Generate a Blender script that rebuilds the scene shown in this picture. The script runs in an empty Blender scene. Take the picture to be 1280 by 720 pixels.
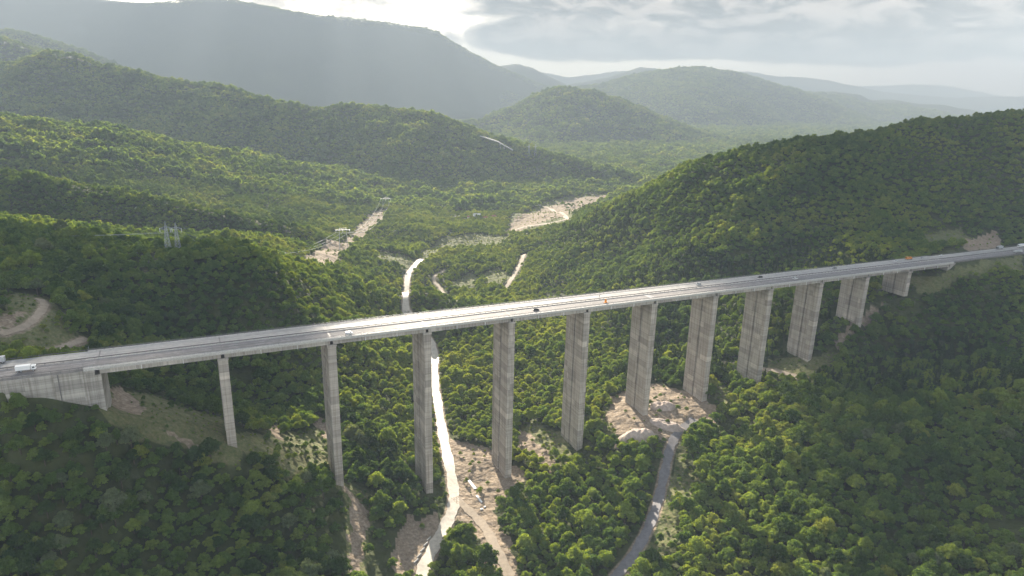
import bpy, bmesh, math, random
import numpy as np
from mathutils import Vector, Matrix

random.seed(7)
rng = np.random.default_rng(11)
R = math.radians
SUN_AZ, SUN_EL = R(-15), R(21)
scene = bpy.context.scene
COL = scene.collection

# ------------------------------------------------------------------ camera frame (metres; camera hovers at 280 m)
CAM = np.array([0.0, 0.0, 280.0])
F_PX, PITCH, ROLL = 845.42, R(16.762), R(1.327)
fwd = np.array([0, math.cos(PITCH), -math.sin(PITCH)])
up0 = np.array([0, math.sin(PITCH), math.cos(PITCH)])
rt0 = np.array([1.0, 0, 0])
RT = math.cos(ROLL) * rt0 + math.sin(ROLL) * up0
UP = math.cos(ROLL) * up0 - math.sin(ROLL) * rt0


def ray(px, py):
    return fwd + (px - 640) / F_PX * RT - (py - 360) / F_PX * UP


def at_y(px, py, y):
    d = ray(px, py)
    return CAM + d * (y / d[1])


def at_z(px, py, z):
    d = ray(px, py)
    return CAM + d * ((z - CAM[2]) / d[2])


def to_px(P):
    P = np.asarray(P, float) - CAM
    w = P @ fwd
    w = np.where(np.abs(w) < 1e-6, 1e-6, w)
    return 640 + F_PX * (P @ RT) / w, 360 - F_PX * (P @ UP) / w, w


# ------------------------------------------------------------------ viaduct axis
DIR = np.array([0.8936, 0.4489, 0.0])
LAT = np.array([-0.4489, 0.8936, 0.0])
GRADE = -0.01807
P6 = np.array([107.83, 483.41, 124.6])
PIER_H = [55.5, 96.7, 117.5, 119.6, 110.6, 93.2, 91.8, 91.3, 73.3, 46.2, 21.8]
DECK_UP = 4.1                                     # road surface above the pier tops


def axis(s, w=0.0, h=0.0):
    p = P6 + DIR * s + LAT * w
    p[2] += GRADE * s + h
    return p


def deck_at(px, py):
    """the point of the road surface that shows at a photo pixel -> (s, w)"""
    n = np.cross(DIR + np.array([0, 0, GRADE]), LAT)
    d = ray(px, py)
    p0 = axis(0, 0, DECK_UP)
    t = np.dot(p0 - CAM, n) / np.dot(d, n)
    q = CAM + d * t - p0
    return float(q @ DIR), float(q @ LAT)


def sw(x, y):
    q = np.stack([x - P6[0], y - P6[1]], 1)
    return q @ DIR[:2], q @ LAT[:2]


# ------------------------------------------------------------------ terrain
def fbm_grid(seed):
    g = np.random.default_rng(seed).random((64, 64))
    def f(x, y):
        xi = np.floor(x).astype(int); yi = np.floor(y).astype(int)
        fx = x - xi; fy = y - yi
        fx = fx * fx * (3 - 2 * fx); fy = fy * fy * (3 - 2 * fy)
        a = g[xi % 64, yi % 64]; b = g[(xi + 1) % 64, yi % 64]
        c = g[xi % 64, (yi + 1) % 64]; d = g[(xi + 1) % 64, (yi + 1) % 64]
        return (a * (1 - fx) + b * fx) * (1 - fy) + (c * (1 - fx) + d * fx) * fy - 0.5
    return f


N1, N2, N3 = fbm_grid(1), fbm_grid(2), fbm_grid(3)


def fbm(x, y, s, o=4, n=N1):
    v = 0; a = 1.0
    for k in range(o):
        v = v + a * n(x / s + 17.3 * k, y / s + 5.1 * k)
        s *= 0.5; a *= 0.5
    return v


ctrl = []
for i, h in enumerate(PIER_H):
    s = 60 * (i + 1 - 6)
    b = axis(s, 0, -h)
    ctrl.append(tuple(b))
    b2 = axis(s, 25, -h)
    ctrl.append((b2[0], b2[1], b[2] + (2.0 if i < 2 else 1.0)))
Z = lambda px, py, z: ctrl.append(tuple(at_z(px, py, z)))
Y = lambda px, py, y: ctrl.append(tuple(at_y(px, py, y)))
for a in [(530, 719, 3), (556, 660, 4), (575, 610, 5), (560, 540, 5), (545, 480, 5), (508, 392, 4), (507, 350, 3), (525, 325, 2),
          (600, 330, 0), (640, 360, 2), (560, 300, 0), (480, 300, 5), (600, 285, 0), (640, 290, 0), (700, 262, 0), (745, 245, 0),
          (560, 275, 0), (500, 265, 2), (600, 470, 8), (680, 480, 11), (680, 440, 14), (760, 440, 18), (830, 450, 22), (750, 500, 22),
          (860, 425, 29), (760, 407, 14), (700, 400, 8), (650, 330, 3), (640, 355, 2),
          (770, 719, 12), (830, 590, 18), (850, 535, 27), (880, 515, 30), (905, 520, 31), (800, 545, 29), (700, 640, 11), (650, 700, 7),
          (890, 454, 33), (1005, 472, 42), (600, 690, 5),
          (1280, 345, 103), (1100, 480, 51), (1000, 500, 44), (1000, 600, 32), (1000, 719, 26), (880, 620, 21), (860, 719, 15), (1140, 719, 36),
          (1140, 600, 44), (1280, 600, 56), (1280, 719, 46), (1280, 490, 71), (1180, 490, 61),
          (130, 508, 104), (0, 505, 108), (0, 600, 88), (0, 719, 70), (200, 600, 75), (200, 719, 50), (300, 640, 52), (380, 719, 25),
          (430, 640, 25), (470, 700, 11), (350, 570, 57), (200, 520, 95), (490, 640, 11), (60, 400, 128), (0, 360, 135), (100, 380, 121),
          (0, 290, 140), (100, 300, 137)]:
    Z(*a)
for a in [(860, 212, 1050), (960, 191, 1000), (1060, 174, 970), (1160, 159, 960), (1280, 144, 950), (800, 241, 1150), (760, 255, 1300),
          (735, 261, 1440), (1100, 280, 800), (1280, 240, 850), (960, 280, 860), (860, 320, 840), (960, 350, 760), (780, 330, 930), (720, 320, 1010),
          (1280, 440, 560), (1100, 440, 590), (1100, 402, 640),
          (212, 314, 596), (290, 311, 600), (340, 327, 620), (400, 367, 640), (460, 397, 680), (500, 413, 700), (340, 450, 500), (450, 450, 575),
          (250, 500, 430), (200, 400, 500), (300, 372, 530),
          (300, 302, 850),
          (400, 332, 830), (450, 350, 820), (482, 360, 870)]:
    Y(*a)
ctrl += [(-330, 730, 85), (-200, 750, 62), (-120, 780, 40), (-250, 1200, 12), (-100, 1280, 4), (-430, 1250, 25), (-430, 1000, 45), (-250, 1010, 30), (-600, 1200, 50), (-600, 900, 75), (0, 1500, 0), (200, 1750, 0), (-350, 1700, 8),
         (-100, 1800, 0), (400, 1350, 50), (800, 1400, 120), (1050, 1050, 225), (900, 720, 205), (800, 1090, 215), (650, 1110, 185), (520, 1120, 160), (1000, 1300, 170), (720, 480, 135), (520, 270, 70), (-640, 420, 185), (-480, 250, 120),
         (-850, 700, 200), (-950, 1000, 120), (0, 170, 6), (200, 170, 22), (-200, 170, 55), (0, 20, 18), (500, 1700, 10), (1200, 1600, 120), (-900, 1500, 150)]
# the road benches at both ends of the viaduct, on the embankment
for s in (385, 430, 480, 540):
    for w in (0, 14, 27):
        p = axis(s, w, DECK_UP - 0.6); ctrl.append(tuple(p))
for s, w, h in ((-361, -2, -18.5), (-375, -2, -14.5), (-390, -2, -10.5), (-400, -2, -8), (-430, -2, -7), (-470, -2, -8), (-400, -14, -16), (-440, -14, -15)):
    ctrl.append(tuple(axis(s, w, h)))
for s in (-385, -430, -480):
    p = axis(s, 14, DECK_UP - 0.6); ctrl.append(tuple(p))
    p = axis(s, 30, DECK_UP + 0.2); ctrl.append(tuple(p))
ctrl = np.array(ctrl)


def tps_fit(c, lam=60.0):
    n = len(c)
    xy = c[:, :2] / 100.0
    d2 = ((xy[:, None] - xy[None]) ** 2).sum(-1)
    K = 0.5 * d2 * np.log(d2 + 1e-9)
    A = np.zeros((n + 3, n + 3))
    A[:n, :n] = K + np.eye(n) * lam * 1e-4
    A[:n, n] = 1; A[:n, n + 1:] = xy
    A[n, :n] = 1; A[n + 1:, :n] = xy.T
    return np.linalg.solve(A, np.concatenate([c[:, 2], np.zeros(3)]))


TW = tps_fit(ctrl)
CXY = ctrl[:, :2] / 100.0


def tps(x, y):
    out = np.empty(x.shape)
    n = len(CXY)
    for i in range(0, len(x), 40000):
        q = np.stack([x[i:i + 40000], y[i:i + 40000]], 1) / 100.0
        d2 = (q ** 2).sum(1)[:, None] + (CXY ** 2).sum(1)[None] - 2 * q @ CXY.T
        d2 = np.maximum(d2, 0)
        out[i:i + 40000] = (0.5 * d2 * np.log(d2 + 1e-9)) @ TW[:n] + TW[n] + q @ TW[n + 1:]
    return out


def crest(slope, rnd, pts):
    return slope, rnd, np.array([at_y(*p) for p in pts])


RIDGES = [
    # slope, rounding, crest as (photo x, photo y, distance in metres)
    crest(.62, 18, [(-200, 181, 900), (-100, 198, 930), (0, 218, 950), (100, 233, 960), (200, 253, 985), (300, 272, 1010), (370, 285, 1030), (420, 302, 1040), (455, 322, 1040)]),
    crest(.66, 25, [(-120, 130, 1420), (0, 153, 1480), (100, 172, 1520), (200, 197, 1560), (300, 222, 1600), (400, 246, 1640), (450, 265, 1680), (480, 279, 1700)]),
    crest(.48, 40, [(-150, 110, 2400), (0, 86, 2450), (65, 68, 2500), (85, 70, 2500), (120, 82, 2500), (190, 97, 2480), (245, 108, 2460), (270, 109, 2450), (320, 124, 2420), (350, 132, 2400),
                    (405, 137, 2380), (430, 133, 2360), (470, 136, 2340), (540, 145, 2300), (580, 160, 2280), (620, 174, 2250), (700, 197, 2180), (760, 214, 2120), (810, 226, 2080)]),
    crest(.50, 30, [(-150, 20, 3100), (0, 51, 3200), (45, 64, 3200), (90, 85, 3200)]),
    crest(.50, 30, [(-80, 34, 4400), (0, 40, 4400), (30, 43, 4400), (100, 63, 4400), (150, 85, 4400)]),
    crest(.62, 60, [(-300, 10, 7300), (-100, -22, 7400), (0, -25, 7500), (60, -12, 7500), (130, 0, 7500), (165, 3, 7500), (215, 3, 7500), (265, -2, 7500), (300, 4, 7500), (330, 10, 7500), (400, 21, 7500),
                    (470, 28, 7500), (530, 37, 7500), (545, 41, 7500), (575, 59, 7500), (600, 73, 7500), (618, 82, 7500), (640, 92, 7500), (690, 112, 7500), (760, 125, 7500)]),
    crest(.40, 40, [(590, 88, 9000), (645, 80, 9000), (665, 84, 9000), (690, 97, 9000), (730, 116, 9000)]),
    crest(.24, 60, [(420, 160, 4300), (540, 158, 4200), (600, 153, 4150), (640, 136, 4200), (670, 119, 4200), (700, 110, 4200), (730, 114, 4200), (770, 124, 4150), (800, 136, 4100), (830, 151, 4050), (870, 164, 4000), (920, 178, 3900),
                    (960, 187, 3800), (1020, 205, 3600)]),
    crest(.20, 60, [(640, 130, 7000), (700, 113, 7000), (750, 106, 7000), (800, 93, 7000), (850, 86, 7000), (870, 85, 7000), (920, 91, 7000), (945, 98, 6900), (980, 110, 6800), (1020, 122, 6600), (1060, 140, 6400), (1120, 160, 6200)]),
    crest(.20, 50, [(980, 114, 7800), (1040, 114, 7800), (1070, 118, 7800), (1090, 126, 7700), (1110, 125, 7700), (1150, 130, 7700), (1180, 131, 7600), (1220, 138, 7500), (1270, 150, 7400)]),
    crest(.40, 50, [(700, 108, 9500), (760, 96, 9500), (800, 84, 9500), (825, 86, 9500), (860, 98, 9500)]),
    crest(.4, 60, [(640, 85, 14000), (690, 92, 14000), (710, 97, 14000), (760, 90, 14000), (790, 88, 14000), (840, 95, 14000)]),
    crest(.25, 60, [(890, 90, 13000), (940, 90, 13000), (970, 95, 13000), (1000, 96, 13000), (1030, 100, 13000), (1070, 108, 13000), (1100, 114, 13000), (1150, 119, 13000), (1200, 122, 13000), (1280, 120, 13000), (1400, 116, 13000)]),
    crest(.3, 60, [(1030, 112, 18500), (1080, 108, 18500), (1140, 105, 18500), (1200, 107, 18500), (1280, 109, 18500), (1400, 106, 18500)]),
]


def ridge_h(x, y):
    best = np.full(x.shape, -60.0)
    for slope, rnd, c in RIDGES:
        far = c[:, 1].mean()
        ds, zs = [], []
        for a, b in zip(c[:-1], c[1:]):
            ab = b[:2] - a[:2]; L2 = ab @ ab
            t = np.clip(((x - a[0]) * ab[0] + (y - a[1]) * ab[1]) / L2, 0, 1)
            ds.append(np.hypot(x - a[0] - t * ab[0], y - a[1] - t * ab[1])); zs.append(a[2] + t * (b[2] - a[2]))
        dm = np.minimum.reduce(ds)
        wsum = 0; zc = 0                                # the crest height eases from one stretch to the next down the flanks
        for d, z_ in zip(ds, zs):
            wt = np.exp(-(d - dm) / (4 + .12 * dm)); wsum = wsum + wt; zc = zc + wt * z_
        zc = zc / wsum
        k = min(far, 7500) / 2500.0
        spur = fbm(x + 0.25 * y + 137 * len(c), y * 0.3, 330 * k, 3, N2)
        amp = np.clip(dm / (500 * k), 0, 1) * 105 * k
        h = zc - slope * (np.sqrt(dm ** 2 + rnd ** 2) - rnd) + spur * amp
        h += fbm(x, y, 140 * k, 3, N3) * np.clip(dm / 60, 0, 1) * 10 * k
        best = np.maximum(best, h)
    return best


def Hf(x, y):
    x = np.atleast_1d(np.asarray(x, float)); y = np.atleast_1d(np.asarray(y, float))
    r = np.hypot(x, y)
    z = np.full(x.shape, 0.0)
    m = r < 2600
    zz = np.clip(tps(x[m], y[m]), -4, 268)
    rr = r[m]
    w = np.clip((2300 - rr) / 500, 0, 1); w = w * w * (3 - 2 * w)
    z[m] = zz * w + -2 * (1 - w)
    rough = np.clip((r - 520) / 400, 0, 1)
    z += fbm(x, y, 70, 3, N3) * (1.5 + 7 * rough)
    rg = ridge_h(x, y)
    k = np.clip((r - 690) / 120, 0, 1)
    rg = rg * k - 60 * (1 - k)
    # soft union of the near ground and the ridges
    d = np.clip((rg - z) / 24 + .5, 0, 1)
    z = z * (1 - d) + rg * d + 24 * d * (1 - d) * .5
    # motorway bench: cut and fill beyond the abutments, clear air under the deck
    s, w = sw(x, y)
    top = P6[2] + GRADE * s
    dist = np.maximum(np.maximum(-1.5 - w, w - 27.5), 0)
    road = top + DECK_UP - .7
    cut = (s > 357) & (s < 760) | (s < -361) & (s > -600)
    z = np.where(cut, np.minimum(z, road + dist * .6 + np.maximum(dist - 28, 0) * 3), z)
    fill = (s > 365) & (s < 760) | (s < -400) & (s > -600) & (w > 0)
    z = np.where(fill & (dist < 40), np.maximum(z, road - dist * .55), z)
    bank = top - 3.4 - (357 - s) * .42 - dist * .6
    z = np.where((s > 300) & (s <= 366) & (dist < 30), np.maximum(z, bank), z)
    z = np.where((np.abs(s) <= 361) & (dist < 8), np.minimum(z, top - 2.5 + dist * 1.0), z)
    return z


def H1(x, y):
    return float(Hf([x], [y])[0])


def cast(pts):
    """photo pixels -> points of the ground"""
    out = []
    t = np.concatenate([np.linspace(150, 1000, 500), np.linspace(1003, 3000, 400)])
    for px, py in pts:
        d = ray(px, py)
        P = CAM + d[None] * t[:, None]
        below = P[:, 2] < Hf(P[:, 0], P[:, 1])
        i = int(np.argmax(below)) if below.any() else len(t) - 1
        lo, hi = t[max(i - 1, 0)], t[i]
        tt = np.linspace(lo, hi, 12)
        P = CAM + d[None] * tt[:, None]
        b = P[:, 2] < Hf(P[:, 0], P[:, 1])
        j = int(np.argmax(b)) if b.any() else 11
        out.append(P[j])
    return np.array(out)


def inside(x, y, poly):
    c = np.zeros(x.shape, bool)
    n = len(poly)
    for i in range(n):
        x1, y1 = poly[i][:2]; x2, y2 = poly[(i + 1) % n][:2]
        if y1 == y2: continue
        k = ((y1 > y) != (y2 > y)) & (x < (x2 - x1) * (y - y1) / (y2 - y1) + x1)
        c ^= k
    return c


def dist_line(x, y, c):
    dm = np.full(x.shape, 1e9)
    for a, b in zip(c[:-1], c[1:]):
        ab = b[:2] - a[:2]; L2 = max(ab @ ab, 1e-6)
        t = np.clip(((x - a[0]) * ab[0] + (y - a[1]) * ab[1]) / L2, 0, 1)
        dm = np.minimum(dm, np.hypot(x - a[0] - t * ab[0], y - a[1] - t * ab[1]))
    return dm


# ------------------------------------------------------------------ materials
def new_mat(name):
    m = bpy.data.materials.new(name); m.use_nodes = True
    nt = m.node_tree
    nt.nodes.clear()
    out = nt.nodes.new('ShaderNodeOutputMaterial')
    return m, nt, out


def ND(nt, typ, **kw):
    n = nt.nodes.new(typ)
    for k, v in kw.items():
        if k.startswith('i_'):
            key = k[2:]
            n.inputs[int(key) if key.isdigit() else key.replace('_', ' ')].default_value = v
        else:
            setattr(n, k, v)
    return n


def LK(nt, a, ao, b, bi):
    nt.links.new(a.outputs[ao], b.inputs[bi])


def ramp(nt, stops):
    n = nt.nodes.new('ShaderNodeValToRGB')
    e = n.color_ramp.elements
    while len(e) > 1: e.remove(e[-1])
    e[0].position = stops[0][0]; e[0].color = (*stops[0][1], 1)
    for p, c in stops[1:]:
        q = e.new(p); q.color = (*c, 1)
    return n


def mixc(nt, blend='MIX', fac=None):
    n = nt.nodes.new('ShaderNodeMix'); n.data_type = 'RGBA'; n.blend_type = blend
    if fac is not None: n.inputs[0].default_value = fac
    return n                                   # inputs 0 fac, 6 A, 7 B; output 2


def plain(name, col, rough=.6, metal=0.0, noise=.25, scale=2.0):
    m, nt, out = new_mat(name)
    b = ND(nt, 'ShaderNodeBsdfPrincipled', i_Roughness=rough, i_Metallic=metal)
    tc = ND(nt, 'ShaderNodeTexCoord')
    no = ND(nt, 'ShaderNodeTexNoise', i_Scale=scale, i_Detail=4.0)
    LK(nt, tc, 'Object', no, 'Vector')
    rp = ramp(nt, [(.3, tuple(c * (1 - noise) for c in col)), (.7, tuple(min(1, c * (1 + noise)) for c in col))])
    LK(nt, no, 'Fac', rp, 'Fac'); LK(nt, rp, 'Color', b, 'Base Color')
    LK(nt, b, 0, out, 0)
    return m


def foliage_mat(name, stops, patch=True, trans=.38):
    m, nt, out = new_mat(name)
    oi = ND(nt, 'ShaderNodeObjectInfo')
    geo = ND(nt, 'ShaderNodeNewGeometry')
    rp = ramp(nt, stops)
    if patch:
        n = ND(nt, 'ShaderNodeTexNoise', i_Scale=.011, i_Detail=3.0)
        LK(nt, oi, 'Location', n, 'Vector')
        s = ND(nt, 'ShaderNodeMath', operation='MULTIPLY_ADD'); s.inputs[1].default_value = 2.1; s.inputs[2].default_value = -.78
        LK(nt, n, 'Fac', s, 0)
        a = ND(nt, 'ShaderNodeMath', operation='MULTIPLY_ADD'); a.inputs[1].default_value = .5
        LK(nt, oi, 'Random', a, 0); LK(nt, s, 0, a, 2)
        LK(nt, a, 0, rp, 'Fac')
    else:
        LK(nt, oi, 'Random', rp, 'Fac')
    # leaf to leaf variation
    at = ND(nt, 'ShaderNodeAttribute', attribute_name='leaf')
    mr = ND(nt, 'ShaderNodeMapRange'); mr.inputs[3].default_value = .62; mr.inputs[4].default_value = 1.38
    LK(nt, at, 'Fac', mr, 0)
    mx = mixc(nt, 'MULTIPLY', 1.0)
    LK(nt, rp, 'Color', mx, 6); LK(nt, mr, 0, mx, 7)
    d = ND(nt, 'ShaderNodeBsdfDiffuse'); t = ND(nt, 'ShaderNodeBsdfTranslucent')
    LK(nt, mx, 2, d, 'Color')
    hv = mixc(nt, 'MULTIPLY', 1.0); hv.inputs[7].default_value = (4.7 * trans, 4.2 * trans, 1.3 * trans, 1)
    LK(nt, mx, 2, hv, 6); LK(nt, hv, 2, t, 'Color')
    ms = ND(nt, 'ShaderNodeAddShader')             # a leaf both reflects and lets light through
    LK(nt, d, 0, ms, 0); LK(nt, t, 0, ms, 1)
    LK(nt, ms, 0, out, 0)
    return m


M = {}
M['forest_leaf'] = foliage_mat('forest_leaf', [(0, (.028, .050, .022)), (.3, (.044, .074, .026)), (.55, (.066, .100, .031)), (.80, (.088, .118, .034)), (1, (.112, .132, .040))])
M['forest_leaf_sunlit'] = foliage_mat('forest_leaf_sunlit', [(0, (.062, .092, .024)), (.5, (.095, .128, .030)), (1, (.135, .155, .038))])  # lighter leaf colour stands in for sun on the crowns
M['conifer_leaf'] = foliage_mat('conifer_leaf', [(0, (.022, .040, .020)), (1, (.042, .062, .026))], True, .15)
M['leaf_dark'] = foliage_mat('leaf_dark', [(0, (.026, .046, .018)), (1, (.038, .060, .022))], False)
M['leaf_mid'] = foliage_mat('leaf_mid', [(0, (.044, .072, .022)), (1, (.060, .090, .026))], False)
M['leaf_light'] = foliage_mat('leaf_light', [(0, (.085, .120, .030)), (1, (.105, .135, .034))], False)
M['leaf_yellow'] = foliage_mat('leaf_yellow', [(0, (.100, .122, .032)), (1, (.115, .130, .034))], False)
M['leaf_grey'] = foliage_mat('leaf_grey', [(0, (.074, .096, .052)), (1, (.092, .112, .064))], False, .25)
M['bark'] = plain('bark', (.10, .075, .055), .9)


def concrete(name, base, lift=4.5, streak=True):
    m, nt, out = new_mat(name)
    b = ND(nt, 'ShaderNodeBsdfPrincipled', i_Roughness=.85)
    geo = ND(nt, 'ShaderNodeNewGeometry')
    sep = ND(nt, 'ShaderNodeSeparateXYZ'); LK(nt, geo, 'Position', sep, 0)
    # casting lifts: every pour has its own tone, with a dark joint between pours
    z = ND(nt, 'ShaderNodeMath', operation='DIVIDE'); z.inputs[1].default_value = lift; LK(nt, sep, 'Z', z, 0)
    fl = ND(nt, 'ShaderNodeMath', operation='FLOOR'); LK(nt, z, 0, fl, 0)
    fr = ND(nt, 'ShaderNodeMath', operation='FRACT'); LK(nt, z, 0, fr, 0)
    obr = ND(nt, 'ShaderNodeVectorMath', operation='SNAP'); obr.inputs[1].default_value = (11, 11, 1000)
    LK(nt, geo, 'Position', obr, 0)
    cmb = ND(nt, 'ShaderNodeVectorMath', operation='ADD'); LK(nt, obr, 0, cmb, 0)
    cz = ND(nt, 'ShaderNodeCombineXYZ'); LK(nt, fl, 0, cz, 'Z'); LK(nt, cz, 0, cmb, 1)
    wn = ND(nt, 'ShaderNodeTexWhiteNoise'); LK(nt, cmb, 0, wn, 'Vector')
    r1 = ramp(nt, [(0, tuple(c * .74 for c in base)), (.55, base), (.86, base), (1, tuple(min(1, c * 1.3) for c in base))])
    LK(nt, wn, 'Value', r1, 'Fac')
    j = ramp(nt, [(0, (.5, .5, .5)), (.05, (1, 1, 1)), (.95, (1, 1, 1)), (1, (.6, .6, .6))]); LK(nt, fr, 0, j, 'Fac')
    # board marks
    bd = ND(nt, 'ShaderNodeMath', operation='MULTIPLY'); bd.inputs[1].default_value = 6.0; LK(nt, z, 0, bd, 0)
    bdf = ND(nt, 'ShaderNodeMath', operation='FLOOR'); LK(nt, bd, 0, bdf, 0)
    bw = ND(nt, 'ShaderNodeTexWhiteNoise', noise_dimensions='1D'); LK(nt, bdf, 0, bw, 'W')
    bm = ND(nt, 'ShaderNodeMapRange'); bm.inputs[3].default_value = .84; bm.inputs[4].default_value = 1.1; LK(nt, bw, 'Value', bm, 0)
    m1 = mixc(nt, 'MULTIPLY', .8); LK(nt, r1, 'Color', m1, 6); LK(nt, j, 'Color', m1, 7)
    m2 = mixc(nt, 'MULTIPLY', .9); LK(nt, m1, 2, m2, 6); LK(nt, bm, 0, m2, 7)
    last = m2
    if streak:
        mp = ND(nt, 'ShaderNodeMapping'); mp.inputs['Scale'].default_value = (.9, .9, .03); LK(nt, geo, 'Position', mp, 0)
        n = ND(nt, 'ShaderNodeTexNoise', i_Scale=1.0, i_Detail=5.0, i_Roughness=.6); LK(nt, mp, 0, n, 'Vector')
        r2 = ramp(nt, [(.3, (.50, .46, .43)), (.55, (1, 1, 1)), (.75, (1.08, 1.06, 1.03))]); LK(nt, n, 'Fac', r2, 'Fac')
        m3 = mixc(nt, 'MULTIPLY', .8); LK(nt, m2, 2, m3, 6); LK(nt, r2, 'Color', m3, 7)
        last = m3
    LK(nt, last, 2, b, 'Base Color')
    LK(nt, b, 0, out, 0)
    return m


M['concrete'] = concrete('concrete', (.45, .40, .345))
M['concrete_girder'] = concrete('concrete_girder', (.46, .42, .37), 30)
M['concrete_wall'] = concrete('concrete_wall', (.42, .39, .35), 2.5)
M['steel'] = plain('galvanised_steel', (.30, .31, .32), .5, .6)
M['steel_dark'] = plain('weathered_steel', (.16, .15, .15), .55, .5)
M['pylon_steel'] = plain('pylon_steel', (.42, .44, .45), .6, .1)
M['insulator'] = plain('insulator', (.78, .79, .78), .35)
M['white_line'] = plain('road_paint', (.62, .62, .60), .6)
M['kerb'] = plain('kerb_concrete', (.48, .46, .43), .8)


def asphalt(name, base, rough=.45, coat=False):
    m, nt, out = new_mat(name)
    b = ND(nt, 'ShaderNodeBsdfPrincipled', i_Roughness=rough)
    tc = ND(nt, 'ShaderNodeTexCoord')
    n = ND(nt, 'ShaderNodeTexNoise', i_Scale=.35, i_Detail=6.0, i_Roughness=.65); LK(nt, tc, 'Object', n, 'Vector')
    n2 = ND(nt, 'ShaderNodeTexNoise', i_Scale=4.0, i_Detail=3.0); LK(nt, tc, 'Object', n2, 'Vector')
    r1 = ramp(nt, [(.3, tuple(c * .75 for c in base)), (.7, tuple(c * 1.25 for c in base))]); LK(nt, n, 'Fac', r1, 'Fac')
    r2 = ramp(nt, [(.3, (.85, .85, .85)), (.7, (1.1, 1.1, 1.1))]); LK(nt, n2, 'Fac', r2, 'Fac')
    mx = mixc(nt, 'MULTIPLY', 1.0); LK(nt, r1, 'Color', mx, 6); LK(nt, r2, 'Color', mx, 7)
    last = mx
    if coat:                                           # worn wheel paths and old resurfacing run along the carriageway
        mp = ND(nt, 'ShaderNodeMapping', vector_type='TEXTURE'); mp.inputs['Rotation'].default_value = (0, 0, math.atan2(DIR[1], DIR[0])); mp.inputs['Scale'].default_value = (90, 1.3, 1)
        LK(nt, tc, 'Object', mp, 0)
        n3 = ND(nt, 'ShaderNodeTexNoise', i_Scale=1.0, i_Detail=3.0); LK(nt, mp, 0, n3, 'Vector')
        r3 = ramp(nt, [(.35, (.68, .67, .67)), (.5, (.95, .95, .95)), (.66, (1.15, 1.14, 1.12))]); LK(nt, n3, 'Fac', r3, 'Fac')
        m3 = mixc(nt, 'MULTIPLY', 1.0); LK(nt, mx, 2, m3, 6); LK(nt, r3, 'Color', m3, 7); last = m3
    LK(nt, last, 2, b, 'Base Color')
    rr = ND(nt, 'ShaderNodeMapRange'); rr.inputs[3].default_value = rough - .08; rr.inputs[4].default_value = rough + .12; LK(nt, n, 'Fac', rr, 0)
    LK(nt, rr, 0, b, 'Roughness')
    LK(nt, b, 0, out, 0)
    return m


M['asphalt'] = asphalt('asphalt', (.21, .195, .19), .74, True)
M['asphalt_glare'] = asphalt('asphalt_glare', (.35, .335, .315), .60, True)  # far lanes: sun glare put into a paler base colour
M['asphalt_patch'] = asphalt('asphalt_patch', (.42, .41, .40), .5)
M['old_asphalt'] = asphalt('old_asphalt', (.17, .16, .165), .62)
M['dirt_road'] = asphalt('dirt_road', (.46, .41, .335), .46)
M['track'] = asphalt('dirt_track', (.31, .25, .185), .85)
M['gravel'] = asphalt('gravel', (.36, .30, .26), .9)


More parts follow.
